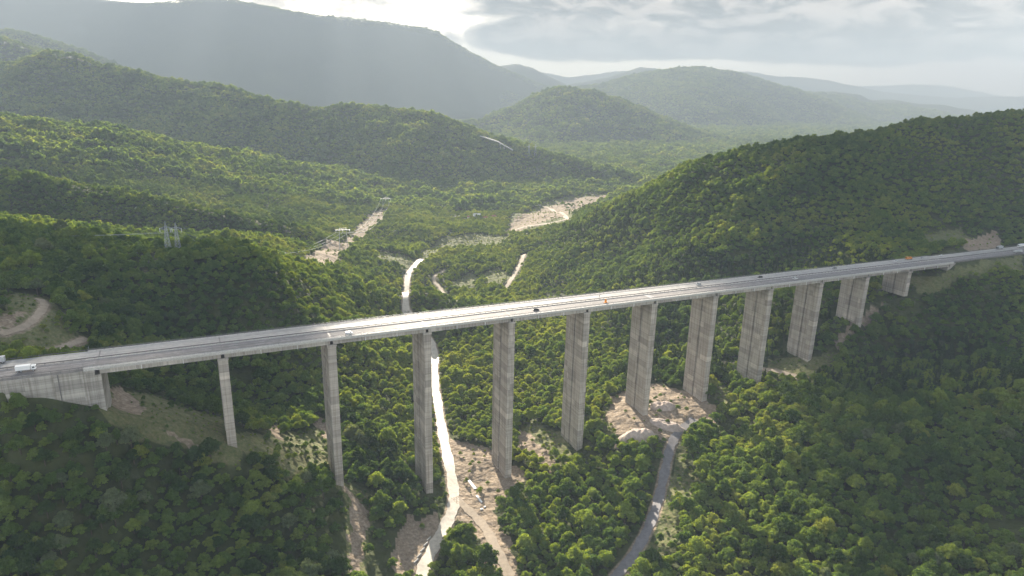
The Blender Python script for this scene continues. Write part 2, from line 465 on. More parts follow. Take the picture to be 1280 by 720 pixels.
def ground_mat():
    m, nt, out = new_mat('ground')
    b = ND(nt, 'ShaderNodeBsdfPrincipled', i_Roughness=.95)
    b.inputs['Specular IOR Level'].default_value = .15
    geo = ND(nt, 'ShaderNodeNewGeometry')
    n = ND(nt, 'ShaderNodeTexNoise', i_Scale=.06, i_Detail=8.0, i_Roughness=.65); LK(nt, geo, 'Position', n, 'Vector')
    n2 = ND(nt, 'ShaderNodeTexNoise', i_Scale=.5, i_Detail=6.0, i_Roughness=.7); LK(nt, geo, 'Position', n2, 'Vector')
    n4 = ND(nt, 'ShaderNodeTexNoise', i_Scale=.004, i_Detail=6.0, i_Roughness=.6); LK(nt, geo, 'Position', n4, 'Vector')
    floor = ramp(nt, [(.3, (.035, .044, .018)), (.55, (.055, .066, .024)), (.75, (.085, .085, .035))]); LK(nt, n, 'Fac', floor, 'Fac')
    wood = ramp(nt, [(.3, (.022, .034, .016)), (.55, (.034, .050, .020)), (.75, (.055, .068, .026))]); LK(nt, n4, 'Fac', wood, 'Fac')
    grass = ramp(nt, [(.34, (.070, .095, .032)), (.52, (.125, .13, .055)), (.70, (.21, .17, .10))]); LK(nt, n2, 'Fac', grass, 'Fac')
    soil = ramp(nt, [(.3, (.15, .115, .075)), (.5, (.25, .195, .14)), (.72, (.38, .32, .255))]); LK(nt, n2, 'Fac', soil, 'Fac')
    def att(nm):
        a = ND(nt, 'ShaderNodeAttribute', attribute_name=nm)
        s = ND(nt, 'ShaderNodeMath', operation='MULTIPLY_ADD'); s.inputs[1].default_value = .9; LK(nt, n, 'Fac', s, 0)
        ad = ND(nt, 'ShaderNodeMath', operation='MULTIPLY_ADD'); ad.inputs[1].default_value = 1.6
        s.inputs[2].default_value = -.75
        LK(nt, a, 'Fac', ad, 0); LK(nt, s, 0, ad, 2)
        mr = ND(nt, 'ShaderNodeMapRange'); mr.inputs[1].default_value = .25; mr.inputs[2].default_value = .75; LK(nt, ad, 0, mr, 0)
        return mr
    fa = ND(nt, 'ShaderNodeAttribute', attribute_name='far')
    m0 = mixc(nt); LK(nt, fa, 'Fac', m0, 0); LK(nt, floor, 'Color', m0, 6); LK(nt, wood, 'Color', m0, 7)
    m1 = mixc(nt); LK(nt, att('grass'), 0, m1, 0); LK(nt, m0, 2, m1, 6); LK(nt, grass, 'Color', m1, 7)
    m2 = mixc(nt); LK(nt, att('soil'), 0, m2, 0); LK(nt, m1, 2, m2, 6); LK(nt, soil, 'Color', m2, 7)
    LK(nt, m2, 2, b, 'Base Color')
    # tree-scale relief on the far slopes
    vo = ND(nt, 'ShaderNodeTexNoise', i_Scale=.09, i_Detail=3.0); LK(nt, geo, 'Position', vo, 'Vector')
    bp = ND(nt, 'ShaderNodeBump', i_Strength=.9, i_Distance=6.0); LK(nt, vo, 'Fac', bp, 'Height')
    LK(nt, bp, 0, b, 'Normal')
    LK(nt, b, 0, out, 0)
    return m


M['ground'] = ground_mat()


# ------------------------------------------------------------------ object helpers
def tag(o, label=None, cat=None, group=None, kind=None):
    for k, v in (('label', label), ('category', cat), ('group', group), ('kind', kind)):
        if v: o[k] = v
    return o


def empty(name, loc=(0, 0, 0), rz=0.0, **kw):
    o = bpy.data.objects.new(name, None); COL.objects.link(o)
    o.empty_display_size = 1
    o.location = loc; o.rotation_euler = (0, 0, rz)
    return tag(o, **kw)


def link_mesh(name, me, mat, parent=None):
    if mat is not None and not me.materials: me.materials.append(mat)
    o = bpy.data.objects.new(name, me); COL.objects.link(o)
    if parent: o.parent = parent
    return o


def from_data(name, v, f, mat, parent=None, smooth=False):
    me = bpy.data.meshes.new(name)
    me.from_pydata([tuple(map(float, p)) for p in v], [], f)
    if smooth: me.polygons.foreach_set('use_smooth', [True] * len(me.polygons))
    me.update()
    return link_mesh(name, me, mat, parent)


class MB:
    """collects solids, links them as one mesh"""
    def __init__(self): self.v = []; self.f = []
    def hexa(self, c):                                   # 8 corners: bottom ring, top ring
        n = len(self.v); self.v += [tuple(map(float, p)) for p in c]
        for q in ((3, 2, 1, 0), (4, 5, 6, 7), (0, 1, 5, 4), (1, 2, 6, 5), (2, 3, 7, 6), (3, 0, 4, 7)):
            self.f.append(tuple(n + i for i in q))
        return self
    def box(self, x0, x1, y0, y1, z0, z1):
        return self.hexa([(x0, y0, z0), (x1, y0, z0), (x1, y1, z0), (x0, y1, z0), (x0, y0, z1), (x1, y0, z1), (x1, y1, z1), (x0, y1, z1)])
    def prism(self, prof, x0, x1):                       # profile in (y, z), extruded along x
        n = len(self.v); k = len(prof)
        self.v += [(x0, a, b) for a, b in prof] + [(x1, a, b) for a, b in prof]
        self.f.append(tuple(n + i for i in range(k))); self.f.append(tuple(n + k + i for i in reversed(range(k))))
        for i in range(k):
            j = (i + 1) % k
            self.f.append((n + i, n + k + i, n + k + j, n + j))
        return self
    def tube(self, pts, r, seg=6, r2=None):
        pts = [np.asarray(p, float) for p in pts]; n = len(self.v)
        for i, p in enumerate(pts):
            t = pts[min(i + 1, len(pts) - 1)] - pts[max(i - 1, 0)]; t = t / (np.linalg.norm(t) + 1e-9)
            a = np.cross(t, (0, 0, 1)); a = np.array((1.0, 0, 0)) if np.linalg.norm(a) < 1e-3 else a / np.linalg.norm(a)
            b = np.cross(t, a)
            rr = r if r2 is None else r + (r2 - r) * i / max(len(pts) - 1, 1)
            for k in range(seg):
                an = 2 * math.pi * k / seg
                self.v.append(tuple(p + rr * (a * math.cos(an) + b * math.sin(an))))
        for i in range(len(pts) - 1):
            for k in range(seg):
                q = n + i * seg; k2 = (k + 1) % seg
                self.f.append((q + k, q + k2, q + seg + k2, q + seg + k))
        self.f.append(tuple(n + k for k in reversed(range(seg)))); q = n + (len(pts) - 1) * seg
        self.f.append(tuple(q + k for k in range(seg)))
        return self
    def build(self, name, mat, parent=None, smooth=False):
        return from_data(name, self.v, self.f, mat, parent, smooth)


# ------------------------------------------------------------------ roads and clearings on the ground (photo pixels cast onto the terrain)
def smooth_line(c, n=12):
    out = []
    c = np.asarray(c)
    P = np.vstack([2 * c[0] - c[1], c, 2 * c[-1] - c[-2]])
    for i in range(1, len(P) - 2):
        for t in np.linspace(0, 1, n, endpoint=False):
            a, b, d, e = P[i - 1], P[i], P[i + 1], P[i + 2]
            out.append(.5 * ((2 * b) + (-a + d) * t + (2 * a - 5 * b + 4 * d - e) * t * t + (-a + 3 * b - 3 * d + e) * t ** 3))
    out.append(c[-1])
    return np.array(out)


ROADS = {
    'valley_road': ([(522, 735), (532, 705), (551, 668), (566, 636), (566, 606), (557, 560), (548, 510), (543, 470), (543, 440), (530, 415), (511, 392), (507, 372), (509, 350), (517, 334), (527, 324)], 7.5, 'dirt_road'),
    'branch_road': ([(568, 622), (588, 640), (606, 660), (622, 690), (638, 722)], 6.0, 'track'),
    'paved_road': ([(752, 740), (786, 702), (808, 665), (822, 628), (831, 590), (838, 560), (850, 538), (868, 524)], 6.2, 'old_asphalt'),
    'hillside_track': ([(0, 418), (28, 410), (46, 396), (56, 382), (50, 374)], 4.5, 'track'),
    'cut_track': ([(60, 440), (85, 432), (108, 424)], 3.5, 'track'),
    'side_valley_track': ([(868, 448), (890, 452), (930, 457), (970, 464), (1006, 473)], 4.5, 'track'),
    'stream_track': ([(632, 362), (640, 348), (648, 334), (656, 318)], 6.0, 'track'),
    'meadow_track': ([(628, 290), (655, 284), (700, 276), (708, 272), (690, 262), (680, 258)], 7.0, 'track'),
    'grove_track': ([(572, 378), (553, 365), (543, 352), (545, 344), (556, 338)], 4.0, 'track'),
}
ROAD_XY = {}
for k, (pts, w, mt) in ROADS.items():
    ROAD_XY[k] = smooth_line(cast(pts))

SOIL = [[(372, 332), (400, 311), (432, 299), (452, 277), (474, 261), (486, 263), (472, 281), (444, 303), (408, 334)], [(625, 292), (645, 272), (700, 252), (765, 244), (745, 252), (705, 270), (660, 284)],
        [(757, 500), (762, 530), (775, 552), (805, 556), (850, 545), (905, 522), (890, 503), (835, 480), (800, 482)],
        [(545, 540), (556, 550), (605, 560), (640, 585), (655, 600), (640, 628), (622, 640), (645, 719), (610, 719), (575, 640), (562, 600)],
        [(642, 540), (665, 545), (702, 582), (690, 590), (650, 556)],
        [(395, 522), (410, 526), (414, 548), (400, 545)], [(335, 530), (352, 532), (350, 548), (338, 545)], [(438, 610), (462, 640), (448, 719), (430, 719)], [(505, 640), (548, 636), (552, 665), (525, 719), (495, 719)],
        [(1036, 430), (1060, 412), (1080, 392), (1108, 372), (1104, 388), (1075, 412), (1050, 436)],
        [(0, 392), (34, 390), (28, 406), (0, 410)], [(1205, 300), (1252, 288), (1256, 306), (1205, 318)], [(205, 545), (245, 552), (270, 568), (240, 566)],
        [(142, 484), (156, 484), (190, 512), (178, 520), (150, 508)]]
GRASS = [[(140, 485), (215, 500), (270, 520), (310, 560), (300, 580), (230, 570), (170, 545), (120, 515)], [(300, 540), (420, 520), (430, 600), (360, 600), (310, 575)],
         [(430, 600), (470, 620), (460, 719), (425, 719)], [(0, 365), (60, 372), (95, 425), (115, 440), (0, 448)], [(960, 450), (1010, 445), (1050, 440), (1020, 470), (965, 470)],
         [(462, 312), (500, 318), (518, 326), (505, 336), (470, 326)],
         [(630, 292), (640, 268), (690, 250), (775, 240), (745, 256), (712, 280), (660, 292)], 
         [(640, 535), (705, 580), (722, 570), (700, 545), (668, 530)], [(1130, 352), (1200, 335), (1280, 318), (1280, 345), (1200, 352), (1150, 372)], [(880, 470), (905, 480), (930, 500), (900, 505)],
         [(752, 500), (745, 530), (760, 552), (775, 555), (765, 520)], [(835, 590), (860, 560), (870, 600), (845, 680), (820, 715), (815, 690)], [(1150, 292), (1200, 284), (1215, 302), (1160, 308)],
         [(520, 318), (545, 300), (600, 292), (640, 296), (628, 306), (560, 312), (535, 325)], [(600, 345), (625, 335), (640, 345), (622, 360)], [(560, 352), (590, 340), (600, 350), (575, 365)]]
SOIL_XY = [cast(p) for p in SOIL]
GRASS_XY = [cast(p) for p in GRASS]


def clear_mask(x, y):
    """(soil, grass, nearest road distance beyond its edge)"""
    so = np.zeros(x.shape); gr = np.zeros(x.shape)
    jx = x + fbm(x, y, 18, 3, N2) * 9; jy = y + fbm(x + 91, y, 18, 3, N2) * 9
    for p in SOIL_XY: so = np.maximum(so, inside(jx, jy, p))
    for p in GRASS_XY: gr = np.maximum(gr, inside(jx, jy, p))
    rd = np.full(x.shape, 1e9)
    for k, c in ROAD_XY.items(): rd = np.minimum(rd, dist_line(x, y, c) - ROADS[k][1] / 2)
    return so, gr, rd


# the ground: one sheet, finer near the viaduct, out past the last range
NA, NR = 620, 720
azs = np.linspace(R(-72), R(72), NA)
rads = np.geomspace(90, 21500, NR)
A_, R_ = np.meshgrid(azs, rads)
gx = (R_ * np.sin(A_)).ravel(); gy = (R_ * np.cos(A_)).ravel()
gz = Hf(gx, gy)
gr_ = np.hypot(gx, gy)
nearm = gr_ < 2300
so = np.zeros(gx.shape); gs = np.zeros(gx.shape); rd = np.full(gx.shape, 1e9)
so[nearm], gs[nearm], rd[nearm] = clear_mask(gx[nearm], gy[nearm])
so = np.maximum(so, np.clip(1 - rd / 3.0, 0, 1) * .9)
far = np.clip((gr_ - 1400) / 800, 0, 1)
idx = np.arange(NA * NR).reshape(NR, NA)
quads = np.stack([idx[:-1, :-1], idx[1:, :-1], idx[1:, 1:], idx[:-1, 1:]], -1).reshape(-1, 4)[:, ::-1]
gme = bpy.data.meshes.new('ground')
gme.vertices.add(len(gx)); gme.vertices.foreach_set('co', np.stack([gx, gy, gz], 1).astype(np.float32).ravel())
gme.loops.add(quads.size); gme.loops.foreach_set('vertex_index', quads.ravel().astype(np.int32))
gme.polygons.add(len(quads)); gme.polygons.foreach_set('loop_start', np.arange(0, quads.size, 4, dtype=np.int32))
gme.polygons.foreach_set('use_smooth', np.ones(len(quads), bool))
gme.update(calc_edges=True)
for nm, arr in (('soil', so), ('grass', gs), ('far', far)):
    a = gme.attributes.new(nm, 'FLOAT', 'POINT'); a.data.foreach_set('value', arr.astype(np.float32))
tag(link_mesh('ground', gme, M['ground']), label='wooded hills and valley floor around the viaduct', kind='structure')


def ribbon(name, c, w, mat, lift=.35, label=None):
    c = np.asarray(c); v = []; f = []
    K = 4
    for i, p in enumerate(c):
        t = c[min(i + 1, len(c) - 1)] - c[max(i - 1, 0)]; t = t[:2] / (np.linalg.norm(t[:2]) + 1e-9)
        n = np.array([-t[1], t[0]])
        ww = w * (1 + .12 * math.sin(i * .7) + .08 * math.sin(i * 1.9))
        for k in range(K + 1):
            q = p[:2] + n * ww * (k / K - .5)
            v.append((q[0], q[1], 0))
    v = np.array(v); v[:, 2] = Hf(v[:, 0], v[:, 1]) + lift
    for i in range(len(c) - 1):
        for k in range(K):
            a = i * (K + 1) + k
            f.append((a, a + 1, a + K + 2, a + K + 1))
    return tag(from_data(name, v, f, mat, None, True), label=label, kind='structure')


for k, (pts, w, mt) in ROADS.items():
    ribbon(k, ROAD_XY[k], w, M[mt])

# ------------------------------------------------------------------ the viaduct
DW = 25.6                     # deck width
via = empty('viaduct', (0, 0, 0), label='long concrete motorway viaduct on eleven tall piers crossing the whole valley', cat='viaduct')


def Lp(s, w, h):              # deck coordinates -> world, h above the pier tops
    return axis(s, w, h)


def long_box(mb, s0, s1, w0, w1, h0, h1):
    return mb.hexa([Lp(s0, w0, h0), Lp(s1, w0, h0), Lp(s1, w1, h0), Lp(s0, w1, h0), Lp(s0, w0, h1), Lp(s1, w0, h1), Lp(s1, w1, h1), Lp(s0, w1, h1)])


S0, S1 = -366.0, 364.0
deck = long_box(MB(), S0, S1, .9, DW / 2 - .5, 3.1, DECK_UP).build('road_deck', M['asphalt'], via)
long_box(MB(), S0, S1, DW / 2 - .5, DW - .9, 3.1, DECK_UP).build('road_deck', M['asphalt_glare'], via)
e = MB()
long_box(e, S0, S1, -.75, .9, 3.25, DECK_UP + .12)
long_box(e, S0, S1, -.85, -.60, 2.75, DECK_UP + .02)
long_box(e, S0, S1, DW - .9, DW + .75, 3.25, DECK_UP + .12)
long_box(e, S0, S1, DW + .60, DW + .85, 2.75, DECK_UP + .02)
e.build('edge_kerb', M['kerb'], via)
for i in range(12):
    s0 = -360 + 60 * i
    for w in (.15, 4.9, 9.7, 14.7, 19.5, 24.0):
        g = MB()                        # I-shaped precast beam: bottom flange, web, top flange
        long_box(g, s0 + .9, s0 + 59.1, w, w + 1.2, .15, .65)
        long_box(g, s0 + .9, s0 + 59.1, w + .18, w + 1.02, .65, 2.5)
        long_box(g, s0 + .9, s0 + 59.1, w, w + 1.2, 2.5, 3.1)
        g.build('girder', M['concrete_girder'], via)
    for k in (1, 2):
        s = s0 + 20 * k
        long_box(MB(), s, s + .25, -.3, .0, .0, 2.6).build('drain_pipe', M['insulator'], via)


def rail(name, w, h0=DECK_UP + .12, double=False):
    rl = MB()
    long_box(rl, S0, S1, w, w + .06, h0 + .45, h0 + .82)
    if double: long_box(rl, S0, S1, w + .5, w + .56, h0 + .45, h0 + .82)
    s = S0
    while s < S1:
        long_box(rl, s, s + .14, w + .06, w + .5 if double else w + .2, h0, h0 + .78)
        s += 4
    return rl.build(name, M['steel_dark'], via)


rail('guardrail', .45); rail('guardrail', DW - .6)
rail('median_guardrail', DW / 2 - .28, DECK_UP + .14, True)
mk = MB(); long_box(mk, S0, S1, DW / 2 - .7, DW / 2 + .7, DECK_UP - .2, DECK_UP + .14); mk.build('median_kerb', M['kerb'], via)
# parapet railing of the near and far walkway edge
for w in (-.62, DW + .56):
    rl = MB()
    long_box(rl, S0, S1, w, w + .06, DECK_UP + 1.0, DECK_UP + 1.12)
    long_box(rl, S0, S1, w, w + .05, DECK_UP + .55, DECK_UP + .62)
    s = S0
    while s < S1:
        long_box(rl, s, s + .1, w, w + .06, DECK_UP + .1, DECK_UP + 1.05); s += 3
    rl.build('parapet_railing', M['steel'], via)


def strip(mb, s0, s1, w0, w1, h):
    n = len(mb.v); mb.v += [tuple(Lp(s0, w0, h)), tuple(Lp(s1, w0, h)), tuple(Lp(s1, w1, h)), tuple(Lp(s0, w1, h))]
    mb.f.append((n, n + 1, n + 2, n + 3))


lm = MB(); hh = DECK_UP + .012
for w in (1.6, 11.4, 14.1, 23.9): strip(lm, S0, S1, w, w + .2, hh)
s = S0
while s < S1:
    for w in (5.4, 8.4, 17.2, 20.2): strip(lm, s, s + 5, w, w + .16, hh)
    s += 14
lm.build('lane_marking', M['white_line'], deck)
for i in range(13):
    s = -360 + 60 * i
    jt = MB(); strip(jt, s - .35, s + .35, 1.0, DW - 1.0, DECK_UP + .008)
    jt.build('expansion_joint', M['steel_dark'], deck)
sA, wA = deck_at(811, 370)
pm = MB(); strip(pm, sA - 2, sA + 2.2, 2.0, 11.2, DECK_UP + .005); pm.build('surface_patch', M['asphalt_patch'], deck)

ORD = ['first', 'second', 'third', 'fourth', 'fifth', 'sixth', 'seventh', 'eighth', 'ninth', 'tenth', 'eleventh', 'twelfth', 'thirteenth', 'fourteenth', 'fifteenth', 'sixteenth', 'seventeenth', 'eighteenth', 'nineteenth', 'twentieth']
for i, hgt in enumerate(PIER_H):
    s = 60 * (i + 1 - 6); b = -hgt - 3.0
    T, TH, TOP = 24.6, 2.5, -1.4                       # transverse length, half thickness, underside of the cap
    p = long_box(MB(), s - .9, s + .9, 11.9, 13.3, b, TOP - .05).build('pier', M['concrete'], via)
    p['label'] = ORD[i] + ' pier from the left abutment, twin ribbed concrete shafts'
    for (w0, w1) in ((.3, 12.0), (13.2, 24.9)):        # two hollow shafts with recessed faces
        pr = MB()
        long_box(pr, s - TH, s + TH, w0, w0 + 3.4, b, TOP)
        long_box(pr, s - TH + .45, s + TH - .45, w0 + 3.4, w1 - .01, b, TOP)
        long_box(pr, s - TH + .15, s + TH - .15, w0 + 3.6, w0 + 7.3, b, TOP - .02)
        pr.build('shaft', M['concrete'], p)
    cp = MB()
    long_box(cp, s - TH - .35, s + TH + .35, -.1, 25.3, TOP, -.15)
    cp.build('pier_cap', M['concrete_girder'], p)
    long_box(MB(), s - 1.7, s + 1.7, .5, 24.9, -.15, .15).build('bearing_shelf', M['steel_dark'], p)

# abutments
ab = MB()
long_box(ab, -396, -361.2, -.5, 26.1, -34, 2.7)
long_box(ab, -361.2, -358.6, -.3, 25.9, -34, -.1)
a = ab.build('abutment', M['concrete_wall'], via)
a['label'] = 'tall grey concrete abutment with long wing wall at the left end'
wm = MB(); long_box(wm, -520, -396.05, -.5, 1.0, -40, 2.7); wm.build('wing_wall', M['concrete_wall'], a)
bs = MB(); long_box(bs, -377.5, -377.0, -.62, -.5, -30, 2.6); bs.build('wall_joint', M['steel_dark'], a)
ab = MB()
long_box(ab, 358.8, 372, -.5, 26.1, -16, 2.7); long_box(ab, 356.2, 358.8, -.3, 25.9, -16, -.1)
ab.build('abutment', M['concrete_wall'], via)['label'] = 'low concrete abutment in the wooded bank at the right end'

# motorway on the ground beyond both ends
def approach(name, s0, s1):
    o = long_box(MB(), s0, s1, .2, DW / 2, 1.4, DECK_UP).build(name, M['asphalt'])
    long_box(MB(), s0, s1, DW / 2, DW - .2, 1.4, DECK_UP).build('carriageway', M['asphalt_glare'], o); tag(o, label='asphalt motorway running on from the viaduct', kind='structure')
    l = MB()
    for w in (1.6, 11.4, 14.1, 23.9): strip(l, s0, s1, w, w + .2, hh)
    s = s0
    while s < s1 - 5:
        for w in (5.4, 8.4, 17.2, 20.2): strip(l, s, s + 5, w, w + .16, hh)
        s += 14
    l.build('lane_marking', M['white_line'], o)
    r = MB()
    for w in (-.1, DW / 2 - .28, DW / 2 + .28, DW + .1):
        long_box(r, s0, s1, w, w + .07, DECK_UP + .5, DECK_UP + .85)
        q = s0
        while q < s1: long_box(r, q, q + .14, w + .07, w + .2, DECK_UP - 1.2, DECK_UP + .8); q += 4
    r.build('guardrail', M['steel_dark'], o)


approach('motorway', -540, -366.02)
approach('motorway', 364.02, 640)

# ------------------------------------------------------------------ trees
def leaf_cards(lobes, n, size, r_):
    """small leaf-cluster faces spread through and over ellipsoid lobes; returns verts, faces, leaf value"""
    v = []; f = []; lv = []
    vol = np.array([l[3] * l[4] for l in lobes]); cnt = np.maximum((n * vol / vol.sum()).astype(int), 4)
    for (cx, cy, cz, rh, rv), c in zip(lobes, cnt):
        tone = r_.uniform(.15, .85)
        for _ in range(c):
            d = r_.normal(size=3); d /= np.linalg.norm(d)
            if d[2] < -.45: d[2] = -d[2]
            rad = r_.uniform(.62, 1.06) if r_.random() < .8 else r_.uniform(.2, .6)
            p = np.array([cx + d[0] * rh * rad, cy + d[1] * rh * rad, cz + d[2] * rv * rad])
            nn = d + r_.normal(size=3) * .5; nn /= np.linalg.norm(nn)
            a = np.cross(nn, r_.normal(size=3)); a /= np.linalg.norm(a) + 1e-9
            b = np.cross(nn, a)
            s = size * r_.uniform(.6, 1.35)
            k = len(v)
            for q in (-a * s * .95, -b * s * .6 + a * s * .1, a * s * 1.0, b * s * .65 + a * s * .15): v.append(p + q + nn * (s * .15 if q is b else 0))
            f.append((k, k + 1, k + 2, k + 3)); lv.append(np.clip(tone * .6 + r_.uniform(0, .4), 0, 1))
    return v, f, lv


def leaf_mesh(name, lobes, n, size, r_, mat):
    v, f, lv = leaf_cards(lobes, n, size, r_)
    me = bpy.data.meshes.new(name); me.from_pydata([tuple(p) for p in v], [], f)
    a = me.attributes.new('leaf', 'FLOAT', 'FACE'); a.data.foreach_set('value', np.array(lv, np.float32))
    me.materials.append(mat)
    return me


def crown_lobes(r_, h=10., rad=4.5, n=13):
    n += 7
    L = [(0, 0, h * .56, rad * .62, h * .30)]
    for k in range(n):
        an = 2.4 * k + r_.uniform(-.4, .4); q = math.sqrt((k + .6) / n)
        L.append((math.cos(an) * rad * q * .82, math.sin(an) * rad * q * .82, h * (.84 - .36 * q ** 1.6 + r_.uniform(-.10, .10)), rad * r_.uniform(.20, .36), rad * r_.uniform(.20, .34)))
    return L


def conifer_lobes(r_, h=13., rad=2.7):
    L = []
    for k in range(9):
        t = k / 8
        for j in range(5 if k < 6 else 2):
            an = j * 1.257 + k * .7 + r_.uniform(-.3, .3); q = rad * (1 - t) * .62
            L.append((math.cos(an) * q, math.sin(an) * q, h * (.14 + .80 * t), .5 + rad * (1 - t) * .34, .55))
    return L


def trunk_mesh(name, h, r0, r_):
    mb = MB(); mb.tube([(0, 0, -1.2), (.1, .05, h * .25), (.15, -.1, h * .55), (.1, 0, h * .78)], r0, 7, r0 * .3)
    for k in range(5):
        an = k * 1.26 + r_.uniform(-.3, .3); z = h * r_.uniform(.28, .5); q = h * .26
        mb.tube([(.1, 0, z), (math.cos(an) * q * .55, math.sin(an) * q * .55, z + h * .12), (math.cos(an) * q, math.sin(an) * q, z + h * .24)], r0 * .42, 5, r0 * .14)
    me = bpy.data.meshes.new(name); me.from_pydata(mb.v, [], mb.f); me.materials.append(M['bark'])
    return me


NEAR = []                                              # crowns and trunks of the single trees
for k in range(6):
    rr = np.random.default_rng(50 + k)
    hh_, rad_ = [(10.5, 4.6), (11.5, 4.2), (9.5, 4.9), (12, 5.0), (10, 3.8), (11, 4.5)][k]
    NEAR.append((leaf_mesh('crown', crown_lobes(rr, hh_, rad_, 11 + k), 3200, .36, rr, M['leaf_mid']), trunk_mesh('trunk', hh_, .3, rr)))

protos = bpy.data.collections.new('forest_kinds')      # not linked to the scene: only the forest scatter reads it
def proto(nm, me):
    o = bpy.data.objects.new(nm, me); protos.objects.link(o)


pi = 0
def add_proto(lobes, n, size, mat, seed):
    global pi
    proto('kind_%02d' % pi, leaf_mesh('forest_crown', lobes, n, size, np.random.default_rng(seed), M[mat])); pi += 1


for k in range(6):                                     # 0-5 broadleaf, near
    rr = np.random.default_rng(80 + k); add_proto(crown_lobes(rr, [10.5, 11.5, 9.5, 12, 10, 11][k], [4.6, 4.2, 4.9, 5, 3.8, 4.5][k], 11 + k), 2100, .42, 'forest_leaf', 90 + k)
for k in range(2):                                     # 6-7 conifer
    rr = np.random.default_rng(100 + k); add_proto(conifer_lobes(rr, 13 + k), 800, .5, 'conifer_leaf', 110 + k)
for k in range(4):                                     # 8-11 broadleaf, middle distance
    rr = np.random.default_rng(120 + k); add_proto(crown_lobes(rr, 10.5 + .5 * k, 4.6, 10), 700, .64, 'forest_leaf', 130 + k)
for k in range(2):                                     # 12-13 conifer, middle distance
    rr = np.random.default_rng(140 + k); add_proto(conifer_lobes(rr, 13 + k), 260, .8, 'conifer_leaf', 150 + k)
for k in range(3):                                     # 14-16 far crowns
    rr = np.random.default_rng(160 + k); add_proto(crown_lobes(rr, 10, 5.0, 8), 200, 1.2, 'forest_leaf', 170 + k)


for k in range(2):                                     # 17-18 broadleaf, near, sunlight put into a lighter leaf colour
    rr = np.random.default_rng(180 + k); add_proto(crown_lobes(rr, 10, 4.4, 12), 2100, .42, 'forest_leaf_sunlit', 190 + k)
for k in range(2):                                     # 19-20 the same, middle distance
    rr = np.random.default_rng(200 + k); add_proto(crown_lobes(rr, 10, 4.6, 10), 700, .64, 'forest_leaf_sunlit', 210 + k)


PYLON_XY = [tuple(at_y(212, 324, 588)[:2]), tuple(at_y(224.5, 325, 594)[:2])]   # the line keeps its trees cut


def scatter(r0, r1, sp, az=50):
    w = r1 * math.sin(R(az))
    xs = np.arange(-w, w, sp); ys = np.arange(r0 * math.cos(R(az)) - 5, r1, sp * .87)
    X, Yy = np.meshgrid(xs, ys)
    X = X + (np.arange(len(ys)) % 2)[:, None] * sp * .5
    x = X.ravel() + rng.uniform(-.42, .42, X.size) * sp; y = Yy.ravel() + rng.uniform(-.42, .42, X.size) * sp
    r = np.hypot(x, y); m = (r >= r0) & (r < r1) & (np.abs(np.arctan2(x, y)) < R(az))
    return x[m], y[m]


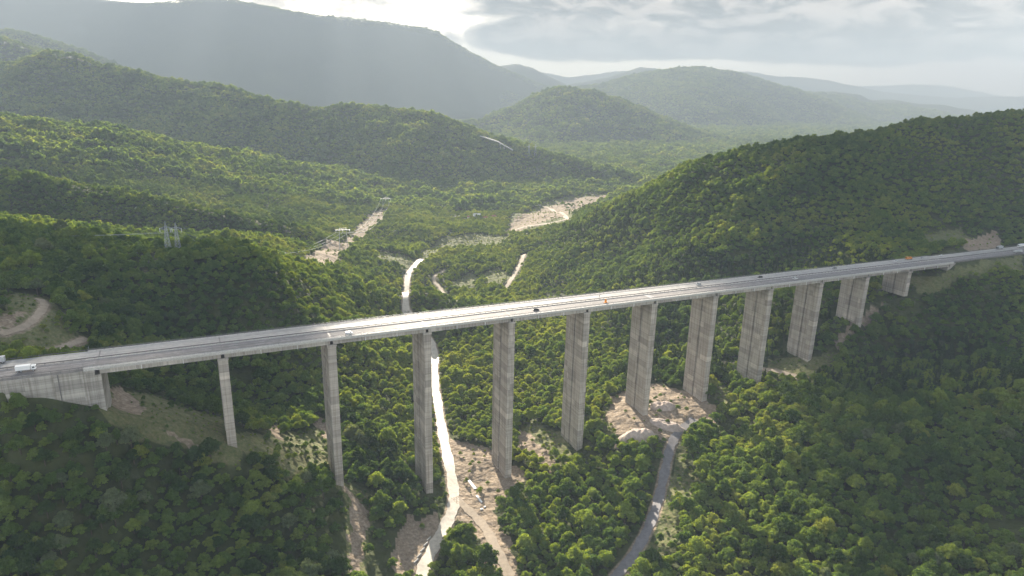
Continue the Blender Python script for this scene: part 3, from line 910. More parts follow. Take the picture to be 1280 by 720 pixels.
pts = []
for r0, r1, sp, lod in ((215, 760, 5.6, 0), (760, 1550, 5.2, 1), (1550, 2900, 10.5, 2), (2900, 5200, 15.0, 3), (5200, 8300, 17.0, 4)):
    x, y = scatter(r0, r1, sp)
    n = len(x)
    keep = np.ones(n, bool); sc = rng.uniform(.68, 1.22, n) * (1 + .18 * np.sign(rng.random(n) - .85))
    if lod == 4:                                       # far slopes: thinner, but full along the skylines
        dc = np.full(n, 1e9)
        for _, _, c in RIDGES: dc = np.minimum(dc, dist_line(x, y, c))
        keep &= (dc < 130) | ((x > 200) & (rng.random(n) < .75))
    if lod == 3:
        keep &= rng.random(n) < .8
    sc *= {0: .97, 1: .82, 2: 1.5, 3: 1.9, 4: 2.0}[lod] * (1 + fbm(x + 900, y, 60, 3, N2) * .55)
    if lod < 3:
        s_, g_, rd_ = clear_mask(x, y)
        shr = (g_ > .5) | (s_ > .5)
        pk = rng.random(n)
        keep &= ~((s_ > .5) & (pk > .2)) & ~((g_ > .5) & (s_ <= .5) & (pk > (.85 if lod == 0 else .5)))
        sc = np.where(shr, sc * rng.uniform(.2, .5, n), sc)
        edge = {0: 2.0, 1: 2.5, 2: 4}[lod]
        keep &= rd_ > edge
        sc = np.where(rd_ < edge + 4, sc * .62, sc)
        s, w = sw(x, y)
        onroad = (s > 356) & (w > -7) & (w < DW + 5) & (np.abs(s) < 700)
        onroad |= (s > 356) & (s < 700) & (w > -12) & (w < DW + 10) & (rng.random(n) < .7)
        pier_s = np.abs((s + 30) % 60 - 30); near_pier = (np.abs(s) < 335) & (pier_s < 6.5) & (w > -5) & (w < 30)
        pier_front = (np.abs(s) < 335) & (pier_s < 9) & (w > -20) & (w <= -5)
        keep &= ~onroad & ~near_pier
        sc = np.where(pier_front, sc * .45, sc)
        abut = (s > -600) & (s < -350) & (w > -3.5) & (w < 28) 
        low = (s > -390) & (s < -335) & (w > -13) & (w <= -3.5)
        sc = np.where(low, sc * .45, sc)
        keep &= ~abut
        # low scrub where the deck passes just overhead
        under = (np.abs(s) > 280) & (np.abs(s) <= 360) & (w > -6) & (w < DW + 4)
        sc = np.where(under, sc * .45, sc)
        for bx, by in PYLON_XY: keep &= ~((np.abs(x - bx - (y - by) * .35) < 7) & (y - by > -40) & (y - by < 8) & (sc > .3) & (np.abs(s) > 0))
        gap = fbm(x + 300, y + 70, 45, 3, N1)
        keep &= ~((gap < -.36) & (rng.random(n) < .5))
    con = (fbm(x, y + 500, 160, 3, N2) > .12) & (rng.random(n) < .5) & (x > 40) & (Hf(x, y) < 105) & (np.hypot(x, y) > 560) & (sc > .5)
    if lod == 0: ix = np.where(con, rng.integers(6, 8, n), rng.integers(0, 6, n))
    elif lod == 1: ix = np.where(con, rng.integers(12, 14, n), rng.integers(8, 12, n))
    else: ix = rng.integers(14, 17, n)
    z = Hf(x, y) - .3
    # sunlight painted as lighter leaves: valley floor, terraces under the viaduct, shoulder at left
    sunlit_p = np.clip((30 - z) / 25, 0, 1) * .8 * (np.hypot(x, y) > 430) + .35 * ((x < -90) & (y > 560) & (y < 900) & (x > -330)) + .3 * ((x > 0) & (x < 120) & (y < 470))
    lg = cast([(1065, 318)])[0]; sunlit_p = sunlit_p + .9 * (np.hypot((x - lg[0]) / 1.8, y - lg[1]) < 30)  # the sunlit group beyond the deck gets the lighter leaves too
    li = (rng.random(n) < sunlit_p) & ~con
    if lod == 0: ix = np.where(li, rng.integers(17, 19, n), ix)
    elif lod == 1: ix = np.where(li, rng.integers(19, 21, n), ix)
    z = z + (1.5 if lod > 2 else 0)
    pts.append(np.stack([x, y, z, sc, ix, rng.uniform(0, 6.283, n), np.full(n, lod)], 1)[keep])
pts = np.concatenate(pts)
px, py, w_ = to_px(pts[:, :3] + np.array([0, 0, 5.0]))
vis = (px > -90) & (px < 1370) & (py > -60) & (py < 800) & (w_ > 0)
pts, px, py, w_ = pts[vis], px[vis], py[vis], w_[vis]
# the trees that show largest become single objects
size = np.where((px > 8) & (px < 1272) & (py < 722) & (py > 150) & ((pts[:, 4] < 6) | (pts[:, 4] == 17) | (pts[:, 4] == 18)) & (pts[:, 3] > .45), pts[:, 3] * 9.2 / w_ * F_PX, 0)
order = np.argsort(-size)[:290]
single = pts[order]; spx, spy = px[order], py[order]
mask = np.ones(len(pts), bool); mask[order] = False
forest = pts[mask]

fme = bpy.data.meshes.new('forest'); fme.vertices.add(len(forest))
fme.vertices.foreach_set('co', forest[:, :3].astype(np.float32).ravel())
for nm, c in (('size', 3), ('turn', 5)):
    a = fme.attributes.new(nm, 'FLOAT', 'POINT'); a.data.foreach_set('value', forest[:, c].astype(np.float32))
a = fme.attributes.new('kind_index', 'INT', 'POINT'); a.data.foreach_set('value', forest[:, 4].astype(np.int32))
fo = bpy.data.objects.new('forest', fme); COL.objects.link(fo)
tag(fo, label='dense green deciduous woods with darker conifers covering the hills', kind='stuff')
ng = bpy.data.node_groups.new('forest_scatter', 'GeometryNodeTree')
ng.interface.new_socket('Geometry', in_out='INPUT', socket_type='NodeSocketGeometry')
ng.interface.new_socket('Geometry', in_out='OUTPUT', socket_type='NodeSocketGeometry')
gi = ng.nodes.new('NodeGroupInput'); go = ng.nodes.new('NodeGroupOutput')
ip = ng.nodes.new('GeometryNodeInstanceOnPoints'); ci = ng.nodes.new('GeometryNodeCollectionInfo')
ci.inputs['Collection'].default_value = protos; ci.inputs['Separate Children'].default_value = True; ci.inputs['Reset Children'].default_value = True
def nattr(nm, t):
    q = ng.nodes.new('GeometryNodeInputNamedAttribute'); q.data_type = t; q.inputs[0].default_value = nm
    return q
ng.links.new(gi.outputs[0], ip.inputs['Points']); ng.links.new(ci.outputs[0], ip.inputs['Instance'])
ip.inputs['Pick Instance'].default_value = True
ng.links.new(nattr('kind_index', 'INT').outputs[0], ip.inputs['Instance Index'])
cx = ng.nodes.new('ShaderNodeCombineXYZ'); ng.links.new(nattr('turn', 'FLOAT').outputs[0], cx.inputs['Z'])
ng.links.new(cx.outputs[0], ip.inputs['Rotation'])
ng.links.new(nattr('size', 'FLOAT').outputs[0], ip.inputs['Scale'])
ng.links.new(ip.outputs[0], go.inputs[0])
md = fo.modifiers.new('scatter', 'NODES'); md.node_group = ng

# single trees: kind of foliage, then a label that finds each one by wood, row and place among its like
FOL = [('dark green', 'leaf_dark'), ('mid-green', 'leaf_mid'), ('light green', 'leaf_light'), ('yellow-green', 'leaf_yellow'), ('grey-green', 'leaf_grey')]
def wood_of(qx, qy):
    if qx < 250: return 'lower left wood'
    if qx < 470: return 'wood below second pier'
    if qx < 655 and qx > 470: return 'thicket by valley road'
    if qx < 800: return 'grove between both roads'
    if qx < 1010: return 'wood right of paved road'
    return 'lower right wood'


def row_of(qy): return max(0, int((722 - qy) // 26))
rows = ['lowest row', 'second row up', 'third row up', 'fourth row up', 'fifth row up', 'sixth row up', 'seventh row up', 'eighth row up', 'ninth row up', 'tenth row up', 'eleventh row up', 'twelfth row up']
cells = {}
info = []
for i in range(len(single)):
    t = rng.random(); left = spx[i] < 470
    fol = (0 if t < .38 else 1 if t < .68 else 2 if t < .80 else 3 if t < .84 else 4) if left else (0 if t < .28 else 1 if t < .68 else 2 if t < .9 else 3 if t < .95 else 4)
    if spx[i] > 640 and spx[i] < 830 and rng.random() < .5: fol = 2
    key = (wood_of(spx[i], spy[i]), row_of(spy[i]), fol)
    cells.setdefault(key, []).append(i); info.append((key, fol))
for key in cells: cells[key].sort(key=lambda i: spx[i])
for i in range(len(single)):
    x, y, z, sc, ix, turn, _ = single[i]
    key, fol = info[i]; c = cells[key]; k = c.index(i)
    what = FOL[fol][0] + ' tree'
    rw = rows[min(key[1], 11)]
    nth = ORD[k] if k < len(ORD) else f'{k + 1}th'
    if len(c) == 1: lab = f'only {what} in the {rw}, {key[0]}'
    elif k == 0: lab = f'leftmost {what} in the {rw}, {key[0]}'
    elif k == len(c) - 1: lab = f'rightmost {what} in the {rw}, {key[0]}'
    else: lab = f'{nth} {what} from left, {rw}, {key[0]}'
    t = empty('broadleaf_tree', (x, y, z), turn, label=lab, cat='tree', group='broadleaf trees in the foreground woods')
    t.scale = (sc, sc, sc * random.uniform(.92, 1.12))
    cm, tm = NEAR[int(ix) % 6]
    cr = bpy.data.objects.new('crown', cm); COL.objects.link(cr); cr.parent = t
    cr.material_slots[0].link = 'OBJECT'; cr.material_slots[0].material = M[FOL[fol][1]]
    tr = bpy.data.objects.new('trunk', tm); COL.objects.link(tr); tr.parent = t
print('forest', len(forest), 'singles', len(single), 'min size', size[order[-1]])
# ------------------------------------------------------------------ vehicles
M['paint_white'] = plain('white_paint', (.78, .78, .77), .35, 0, .04)
M['paint_black'] = plain('black_paint', (.012, .012, .014), .3, 0, .1)
M['paint_grey'] = plain('grey_paint', (.22, .23, .24), .35, .2, .08)
M['paint_silver'] = plain('silver_paint', (.55, .56, .57), .35, .3, .05)
M['paint_orange'] = plain('orange_paint', (.75, .28, .03), .45, 0, .08)
M['tarp'] = plain('tarpaulin', (.42, .43, .44), .7, 0, .1, .6)
M['car_glass'] = plain('dark_glass', (.015, .018, .02), .12, 0, .1)
M['tyre'] = plain('tyre_rubber', (.02, .02, .02), .85)
M['lamp'] = plain('lamp_lens', (.7, .68, .62), .2, 0, .05)
M['tail'] = plain('tail_lens', (.35, .02, .02), .3, 0, .05)


def wheels(root, spots, r, w):
    for x, y in spots:
        mb = MB(); mb.tube([(x, y - w / 2, r), (x, y + w / 2, r)], r, 14)
        o = mb.build('wheel', M['tyre'], root)
        h = MB(); h.tube([(x, y - w / 2 - .015, r), (x, y + w / 2 + .015, r)], r * .55, 10); h.build('rim', M['paint_silver'], o)


def soften(o, wd=.06):
    b = o.modifiers.new('bevel', 'BEVEL'); b.width = wd; b.segments = 2; b.limit_method = 'ANGLE'
    return o


def make_car(paint, long=4.4, tall=1.46, van=False):
    r = empty('car')
    a, b = -long / 2, long / 2; W = .9
    low = [(a, .32), (b, .30), (b + .02, .62), (b - .12, .80), (b - 1.05, .95), (a + .25, .98), (a, .85)]
    if van: low = [(a, .32), (b, .30), (b + .02, .75), (b - .1, .95), (b - .75, 1.1), (a + .05, 1.1), (a, .9)]
    def ext(mb, prof, w0, w1):
        n = len(mb.v); k = len(prof); mb.v += [(x, -w0 if z < .9 else -w1, z) for x, z in prof] + [(x, w0 if z < .9 else w1, z) for x, z in prof]
        mb.f.append(tuple(n + i for i in reversed(range(k)))); mb.f.append(tuple(n + k + i for i in range(k)))
        for i in range(k):
            j = (i + 1) % k; mb.f.append((n + i, n + j, n + k + j, n + k + i))
        return mb
    soften(ext(MB(), low, W, W - .04).build('body', paint, r))
    if van: top = [(a + .06, 1.08), (b - .78, 1.08), (b - 1.35, tall - .06), (a + .15, tall - .06)]
    else: top = [(a + .28, .97), (b - 1.08, .94), (b - 1.85, tall - .05), (a + .95, tall - .05)]
    ext(MB(), top, W - .1, W - .16).build('window_band', M['car_glass'], r)
    x1, x2 = (a + .1, b - 1.3) if van else (a + .9, b - 1.78)
    soften(MB().box(x1, x2, -W + .14, W - .14, tall - .07, tall).build('roof', paint, r), .03)
    wheels(r, [(a + .8, -.82), (a + .8, .82), (b - .85, -.82), (b - .85, .82)], .32, .2)
    for y in (-.62, .62):
        MB().box(b - .06, b + .035, y - .16, y + .16, .6, .74).build('headlight', M['lamp'], r)
        MB().box(a - .03, a + .05, y - .14, y + .14, .68, .84).build('tail_light', M['tail'], r)
    return r


def make_truck(cab_paint, box_mat, long=11.0, tall=3.7, flat=False):
    r = empty('truck'); a, b = -long / 2, long / 2
    soften(MB().prism([(-1.2, .9), (1.2, .9), (1.2, 2.0), (1.05, 2.95), (-1.05, 2.95), (-1.2, 2.0)], b - 2.0, b).build('cab', cab_paint, r), .1)
    MB().box(b - .4, b + .03, -1.02, 1.02, 1.85, 2.6).build('windscreen', M['car_glass'], r)
    for y in (-1.21, 1.18): MB().box(b - 1.5, b - .5, y, y + .03, 1.8, 2.5).build('side_window', M['car_glass'], r)
    MB().box(a + .1, b - .1, -.95, .95, .65, 1.0).build('chassis', M['steel_dark'], r)
    if flat:
        MB().box(a, b - 2.2, -1.2, 1.2, 1.05, 1.3).build('flat_bed', box_mat, r)
        MB().box(a + 1.0, a + 2.4, -.8, .8, 1.3, 2.5).build('equipment_box', M['paint_orange'], r)
        mb = MB(); mb.tube([(b - 2.7, 0, 1.3), (b - 2.7, 0, 3.0), (a + 2.2, 0, 2.85)], .2, 6); mb.build('crane_arm', M['paint_orange'], r)
    else:
        soften(MB().box(a, b - 2.25, -1.25, 1.25, 1.05, tall).build('cargo_box', box_mat, r), .05)
        MB().box(a - .03, a, -1.15, 1.15, 1.15, tall - .15).build('rear_door', M['paint_silver'], r)
    wheels(r, [(a + 1.0, -1.0), (a + 1.0, 1.0), (a + 2.3, -1.0), (a + 2.3, 1.0), (b - 1.2, -1.0), (b - 1.2, 1.0)], .5, .35)
    for y in (-.9, .9): MB().box(b - .05, b + .04, y - .18, y + .18, .95, 1.12).build('headlight', M['lamp'], r)
    return r


def on_deck(o, px, py, label, cat, back=None, group='vehicles on the motorway'):
    s, w = deck_at(px, py)
    # keep to a traffic lane
    w = min(max(w, 3.2), 10.2) if w < DW / 2 else min(max(w, 15.6), 22.4)
    o.location = axis(s, w, DECK_UP + .015)
    fw = DIR + np.array([0, 0, GRADE]) if w < DW / 2 else -(DIR + np.array([0, 0, GRADE]))
    o.rotation_euler = Vector(fw).to_track_quat('X', 'Z').to_euler()
    tag(o, label, cat, group)
    return o


on_deck(make_truck(M['paint_white'], M['paint_white'], 8.6, 3.4), 33, 464, 'white box truck on the near lanes just before the left abutment', 'truck')
on_deck(make_truck(M['paint_grey'], M['tarp'], 13), -10, 452, 'grey truck trailer cut by the left edge on the far lanes', 'truck')
on_deck(make_car(M['paint_white'], 4.6, 1.75, True), 438, 420, 'white van on the near lanes just right of the second pier', 'van')
on_deck(make_car(M['paint_black'], 4.5), 670, 388, 'black car on the near lanes between the fourth and fifth piers', 'car')
on_deck(make_car(M['paint_silver'], 4.5), 873, 356, 'silver car on the far lanes just left of the seventh pier', 'car')
on_deck(make_car(M['paint_black'], 4.6), 950, 347, 'black car on the bright far lanes by the eighth pier', 'car')
on_deck(make_car(M['paint_white'], 4.5), 994, 349, 'white car on the near lanes between the eighth and ninth piers', 'car')
on_deck(make_car(M['paint_grey'], 4.5), 1043, 336, 'dark grey car on the far lanes just right of the ninth pier', 'car')
on_deck(make_car(M['paint_white'], 4.4), 1120, 327, 'white hatchback just left of the orange truck on the far lanes', 'car')
on_deck(make_truck(M['paint_orange'], M['paint_orange'], 8.5, 3.2, True), 1134, 324, 'orange crane flatbed truck on the far lanes near the right abutment', 'truck')
on_deck(make_car(M['paint_silver'], 4.6), 1152, 323, 'silver car just right of the orange truck near the right abutment', 'car')
on_deck(make_car(M['paint_white'], 4.6), 1176, 320, 'white car on the far lanes right over the right abutment', 'car')
on_deck(make_car(M['paint_silver'], 4.5), 1234, 309, 'small silver car just ahead of the grey truck, beyond the viaduct', 'car')
on_deck(make_truck(M['paint_grey'], M['tarp'], 10), 1246, 311, 'grey covered truck on the far lanes beyond the right abutment', 'truck')
on_deck(make_truck(M['paint_white'], M['paint_white'], 12), 1276, 309, 'white lorry facing left on the far lanes at the right edge', 'truck')
on_deck(make_truck(M['paint_white'], M['paint_silver'], 12, 3.0), 1272, 316, 'long pale truck on the near lanes at the right edge', 'truck')

# roadworks warning trailer on the near lanes
wt = empty('warning_trailer')
MB().box(-1.3, 1.3, -.8, .8, .45, .75).build('trailer_bed', M['paint_orange'], wt)
soften(MB().box(-.25, .0, -1.1, 1.1, .8, 3.2).build('arrow_board', M['paint_orange'], wt), .05)
MB().box(.0, .7, -.6, .6, .75, 1.5).build('battery_box', M['paint_orange'], wt)
wheels(wt, [(-.2, -.9), (-.2, .9)], .33, .2)
MB().tube([(1.3, 0, .55), (2.4, 0, .5)], .06, 6).build('tow_bar', M['steel_dark'], wt)
on_deck(wt, 757, 379, 'small orange roadworks warning trailer on the near lanes between fifth and sixth piers', 'trailer')
# small sign posts along the road
def sign(px, py, label, hgt=2.6, wd=.7, w=None, mat='paint_white'):
    s, ww = deck_at(px, py); ww = ww if w is None else w
    o = empty('road_sign', axis(s, ww, DECK_UP + .1), math.atan2(DIR[1], DIR[0]), label=label, cat='sign', group='small signs along the motorway')
    MB().tube([(0, 0, -.4), (0, 0, hgt)], .06, 6).build('post', M['steel'], o)
    soften(MB().box(-.06, -.1, -wd / 2, wd / 2, hgt - .1 - wd, hgt).build('sign_plate', M[mat], o), .01)


sign(743, 371, 'small dark sign post on the median near the orange trailer', 3.0, .8, DW / 2 + .0, 'steel_dark')
sign(112, 436, 'thin pale sign post at the far road edge over the left end', 2.6, .7, DW + .2)
sign(40, 445, 'white roadside board on the verge behind the left trucks', 2.0, 2.0, DW + 3.5)

# ------------------------------------------------------------------ power line
def lattice(px, pyb, pyt, y, label, arms=(1, 1), turn=.15):
    b = at_y(px, pyb, y); b[2] = H1(b[0], b[1]); t = at_y(px, pyt, y); h = t[2] - b[2]
    o = empty('power_pylon', b, turn, label=label, cat='pylon', group='lattice power pylons')
    r0, r1 = h * .085, h * .022
    mb = MB(); lv = 9; q = lambda k: r0 + (r1 - r0) * k / lv
    body = h * .86
    for sx, sy in ((1, 1), (1, -1), (-1, -1), (-1, 1)): mb.tube([(sx * r0, sy * r0, -1.5), (sx * r1, sy * r1, body)], .14, 4)
    for k in range(lv):
        z0, z1 = body * k / lv, body * (k + 1) / lv; a, c = q(k), q(k + 1)
        for (p, s) in (((1, 1), (1, -1)), ((1, -1), (-1, -1)), ((-1, -1), (-1, 1)), ((-1, 1), (1, 1))):
            mb.tube([(p[0] * a, p[1] * a, z0), (s[0] * c, s[1] * c, z1)], .07, 4); mb.tube([(s[0] * a, s[1] * a, z0), (p[0] * c, p[1] * c, z1)], .07, 4)
            mb.tube([(p[0] * c, p[1] * c, z1), (s[0] * c, s[1] * c, z1)], .08, 4)
    for sx, sy in ((1, 1), (1, -1), (-1, -1), (-1, 1)): mb.tube([(sx * r1, sy * r1, body), (0, 0, h)], .11, 4)
    mb.build('tower', M['pylon_steel'], o)
    ends = []
    for side, L in ((-1, arms[0]), (1, arms[1])):
        if not L: continue
        x = side * h * .17
        am = MB()
        for yy in (-r1, r1):
            am.tube([(side * r1, yy, body * .98), (x, 0, body * .93)], .13, 4); am.tube([(side * r1, yy, body * .88), (x, 0, body * .93)], .13, 4)
        am.build('cross_arm', M['pylon_steel'], o)
        MB().tube([(x, 0, body * .93), (x, 0, body * .93 - 3.4)], .28, 7).build('insulator', M['insulator'], o)
        c, s = math.cos(turn), math.sin(turn); z = body * .93 - 3.4
        ends.append(np.array([b[0] + x * c, b[1] + x * s, b[2] + z]))
    return ends


e1 = lattice(212, 324, 277, 588, 'left one of the twin grey lattice pylons on the ridge', (1, 1))
e2 = lattice(224.5, 325, 278, 594, 'right one of the twin grey lattice pylons on the ridge')


def portal(px, py, wpx, y, label, turn=0.0):
    b = at_y(px, py, y); top = b[2]; g = H1(b[0], b[1]); W = wpx / F_PX * math.hypot(y, b[2] - 280)
    o = empty('portal_pylon', (b[0], b[1], g), turn, label=label, cat='pylon', group='portal power pylons in the cleared strip')
    h = top - g
    for x in (-W * .24, W * .24):
        mb = MB(); mb.tube([(x * 1.25, 0, -1.5), (x, 0, h)], .5, 7, .3); mb.build('leg', M['pylon_steel'], o)
    MB().box(-W / 2, W / 2, -.5, .5, h - .4, h + .35).build('cross_arm', M['pylon_steel'], o)
    MB().box(-W * .26, W * .26, -.3, .3, h + 2.4, h + 2.9).build('earth_wire_arm', M['pylon_steel'], o)
    for x in (-W * .24, W * .24): MB().tube([(x, 0, h + .6), (x, 0, h + 2.5)], .25, 5).build('post', M['pylon_steel'], o)
    ends = []
    for x in (-W * .48, 0, W * .48):
        MB().tube([(x, 0, h - .6), (x, 0, h - 3.4)], .3, 6).build('insulator', M['insulator'], o)
        ends.append(np.array([b[0] + x * math.cos(turn), b[1] + x * math.sin(turn), top - 3.4]))
    return ends


p1 = portal(428.5, 287.5, 17.5, 1010, 'nearer white portal pylon at the foot of the sunlit ridge', .25)
p2 = portal(482, 248.5, 13.0, 1500, 'farther white portal pylon at the top end of the cleared strip', .2)


def cable(a, b, sag, label, r=.13):
    P = [a + (b - a) * t - np.array([0, 0, sag * 4 * t * (1 - t)]) for t in np.linspace(0, 1, 25)]
    o = MB().tube(P, r, 5).build('power_cable', M['pylon_steel'])
    tag(o, label, 'cable', 'power cables over the valley')


nm = ['left', 'middle', 'right']
for k in range(3):
    cable(p2[k], p1[k], 24, f'{nm[k]} one of three cables between the two portal pylons', .16)
e3 = [e1[0], e2[0], e2[1]]
for k in range(3):
    cable(p1[k], e3[k], 26, f'{nm[k]} one of three cables from portal pylon to twin lattice pylons', .11)
    c = e3[k] + np.array([-330, -70 + 10 * k, 28.0])
    cable(e3[k], c, 12, f'{nm[k]} one of three faint cables left of the twin lattice pylons', .07)

# far pylons on the mountain flank
for px, pyb, h, lab in ((661, 196, 38, 'left of two pale pylons on the far hazy mountain flank'), (669, 196, 38, 'right of two pale pylons on the far hazy mountain flank')):
    b = cast([(px, pyb)])[0]
    o = empty('power_pylon', b, .1, label=lab, cat='pylon', group='pale pylons on the far flank')
    for x in (-1.6, 1.6): MB().tube([(x * 1.8, 0, -2), (x * .5, 0, h)], .6, 5).build('leg', M['pylon_steel'], o)
    MB().box(-6, 6, -.6, .6, h * .8, h * .8 + 1.2).build('cross_arm', M['pylon_steel'], o)

# a small viaduct on the far ridge flank
fa, fb, fc_ = cast([(600, 176), (622, 184), (641, 194)])
o = empty('viaduct', fb, label='tiny pale viaduct on two posts on the hazy middle ridge', cat='viaduct')
mb = MB()
top = max(fa[2], fb[2], fc_[2]) + 4
P = [(fa[0], fa[1], fa[2] + 14), (fb[0], fb[1], fb[2] + 16), (fc_[0], fc_[1], fc_[2] + 14)]
for a, b in zip(P[:-1], P[1:]):
    a = np.array(a); b = np.array(b); n = np.array([0, 9.0, 0]); u = np.array([0, 0, 2.8])
    mb.hexa([a - n, b - n, b + n, a + n, a - n + u, b - n + u, b + n + u, a + n + u])
mb.v = [(x - fb[0], y - fb[1], z - fb[2]) for x, y, z in mb.v]
mb.build('road_deck', M['kerb'], o)
for t in (.18, .42):
    q = np.array(P[1]) + (np.array(P[2]) - np.array(P[1])) * t - fb
    MB().box(q[0] - 2, q[0] + 2, q[1] - 5, q[1] + 5, -34, q[2] + .5).build('pier', M['kerb'], o)

# ------------------------------------------------------------------ village houses far down the valley
M['plaster'] = plain('white_plaster', (.74, .73, .69), .85, 0, .06, .3)
M['roof_tile'] = plain('red_roof_tile', (.30, .13, .085), .85, 0, .2)
M['roof_pale'] = plain('pale_roof', (.62, .60, .56), .7, 0, .1)
def house(px, py, L, Wd, h, turn, label, roof='roof_tile'):
    b = cast([(px, py)])[0]
    o = empty('house', b, turn, label=label, cat='house', group='houses in the far valley')
    MB().box(-L / 2, L / 2, -Wd / 2, Wd / 2, -2, h).build('wall', M['plaster'], o)
    MB().prism([(-Wd / 2 - .5, h + .01), (Wd / 2 + .5, h + .01), (0, h + Wd * .32)], -L / 2 - .5, L / 2 + .5).build('roof', M[roof], o)
    for k in range(3):
        x = -L * .33 + L * .33 * k
        MB().box(x - .6, x + .6, -Wd / 2 - .04, -Wd / 2 + .05, h * .45, h * .45 + 1.5).build('window', M['car_glass'], o)
    MB().box(L * .12, L * .12 + 1.1, -Wd / 2 - .05, -Wd / 2 + .05, 0, 2.1).build('door', M['bark'], o)


house(596, 273, 15, 11, 7.5, .2, 'largest white house of the far valley hamlet', 'roof_pale')
house(606, 275, 12, 9, 5.5, -.3, 'white house with red roof just right of the largest', 'roof_tile')
house(617, 273, 10, 8, 5, .5, 'small white house at the right end of the hamlet', 'roof_tile')
house(587, 274, 10, 8, 5, .1, 'small white house at the left end of the hamlet', 'roof_tile')
house(527, 259, 12, 8, 5, .2, 'lone pale house in the trees right of the farther portal pylon', 'roof_pale')
house(664, 257, 14, 10, 5.5, -.2, 'pale roofed house at the left end of the far meadow', 'roof_pale')
house(672, 257, 16, 10, 5.0, .1, 'second pale roofed house by the far meadow, right neighbour of first', 'roof_pale')

# ------------------------------------------------------------------ things on the valley floor
def pole(px, pyb, h, label):
    b = cast([(px, pyb)])[0]
    o = empty('utility_pole', b, .5, label=label, cat='pole', group='wooden utility poles')
    MB().tube([(0, 0, -1), (0, 0, h)], .2, 8, .13).build('mast', M['bark'], o)
    MB().box(-1.1, 1.1, -.08, .08, h - 1.0, h - .8).build('cross_arm', M['bark'], o)
    for x in (-.95, 0, .95): MB().tube([(x, 0, h - .8), (x, 0, h - .45)], .09, 6).build('insulator', M['insulator'], o)


pole(575, 654, 8, 'dark utility pole standing on the island between the two dirt roads')
pole(888, 596, 9, 'utility pole among trees right of the paved road')
pole(1094, 492, 10, 'utility pole in the trees at the edge of the right ravine')

M['rubble'] = asphalt('rubble', (.40, .325, .275), .9)
def heap(px, py, lx, ly, h, turn, label, seed):
    b = cast([(px, py)])[0]; n = 34; v = []; f = []
    c, s = math.cos(turn), math.sin(turn)
    for i in range(n + 1):
        for j in range(n + 1):
            u, w = i / n * 2 - 1, j / n * 2 - 1
            x, y = b[0] + u * lx * c - w * ly * s, b[1] + u * lx * s + w * ly * c
            v.append((x, y, u, w))
    v = np.array(v); q = np.clip(1 - (v[:, 2] ** 2 + v[:, 3] ** 2), 0, 1) ** .8
    z = Hf(v[:, 0], v[:, 1]) - .4 + q * h * (1 + fbm(v[:, 0] + seed * 9, v[:, 1], 9, 4, N1) * .9) + q * fbm(v[:, 0], v[:, 1], 3.2, 3, N3) * 2.4
    for i in range(n):
        for j in range(n):
            a = i * (n + 1) + j; f.append((a, a + n + 1, a + n + 2, a + 1))
    o = from_data('rubble_heap', np.stack([v[:, 0], v[:, 1], z], 1), f, M['rubble'], None, True)
    tag(o, label, 'heap', 'heaps of broken stone by the piers')


heap(793, 546, 17, 8, 6.0, .35, 'pale reddish stone heap in front of the sixth pier', 1)
heap(835, 532, 15, 8, 3.6, -.2, 'lower stone heap between the sixth and seventh piers', 2)
heap(828, 508, 12, 7, 3.0, .2, 'flat stone heap behind and right of the sixth pier', 3)


def slab(px, py, L, W, h, turn, name, label, cat, mat, group=None):
    b = cast([(px, py)])[0]
    mb = MB(); mb.hexa([(-L / 2, -W / 2, -.4), (L / 2, -W / 2, -.4), (L / 2, W / 2, -.4), (-L / 2, W / 2, -.4), (-L / 2, -W * .38, h), (L / 2, -W * .38, h), (L / 2, W * .38, h), (-L / 2, W * .38, h)])
    o = soften(mb.build(name, M[mat]), .05); o.location = b; o.rotation_euler = (0, 0, turn)
    tag(o, label, cat, group)


slab(590, 606, 12, 2.6, .5, 2.05, 'concrete_slab', 'long white concrete slab lying on the bare ground by the fourth pier', 'slab', 'paint_white', 'white slabs near the fourth pier')
slab(599, 624, 9, 1.8, .5, 2.05, 'concrete_slab', 'narrower white slab just below the long one', 'slab', 'paint_white', 'white slabs near the fourth pier')
slab(602, 637, 2, 1.2, .7, .3, 'concrete_block', 'small white block nearest below the white slabs', 'block', 'paint_white', 'white blocks near the fourth pier')
slab(606, 634, 1.6, 1.2, .7, .9, 'concrete_block', 'smaller white block right of the other one', 'block', 'paint_white', 'white blocks near the fourth pier')
for k, (qx, qy) in enumerate(((538, 674), (534, 681), (530, 688), (526, 695), (522, 702))):
    slab(qx - 2, qy, 4.2, .7, .9, 1.05, 'concrete_barrier', ORD[k] + ' from the top of the pale barrier row left of the valley road', 'barrier', 'kerb', 'concrete barriers beside the valley road')

# ------------------------------------------------------------------ clouds (out of view, added to shade slopes and near air and cast shafts)
M['cloud'], nt_, out_ = new_mat('cloud')               # thin cloud: part of the sun comes through
cd_ = ND(nt_, 'ShaderNodeBsdfDiffuse', i_Color=(.82, .82, .83, 1)); ct_ = ND(nt_, 'ShaderNodeBsdfTransparent'); cm_ = ND(nt_, 'ShaderNodeMixShader')
cm_.inputs[0].default_value = .40
M['cloud_dense'] = M['cloud'].copy(); M['cloud_dense'].name = 'cloud_dense'
for n_ in M['cloud_dense'].node_tree.nodes:
    if n_.type == 'MIX_SHADER': n_.inputs[0].default_value = .85
LK(nt_, ct_, 0, cm_, 1); LK(nt_, cd_, 0, cm_, 2); LK(nt_, cm_, 0, out_, 0)
SUNV = (math.sin(SUN_AZ) * math.cos(SUN_EL), math.cos(SUN_AZ) * math.cos(SUN_EL), math.sin(SUN_EL))
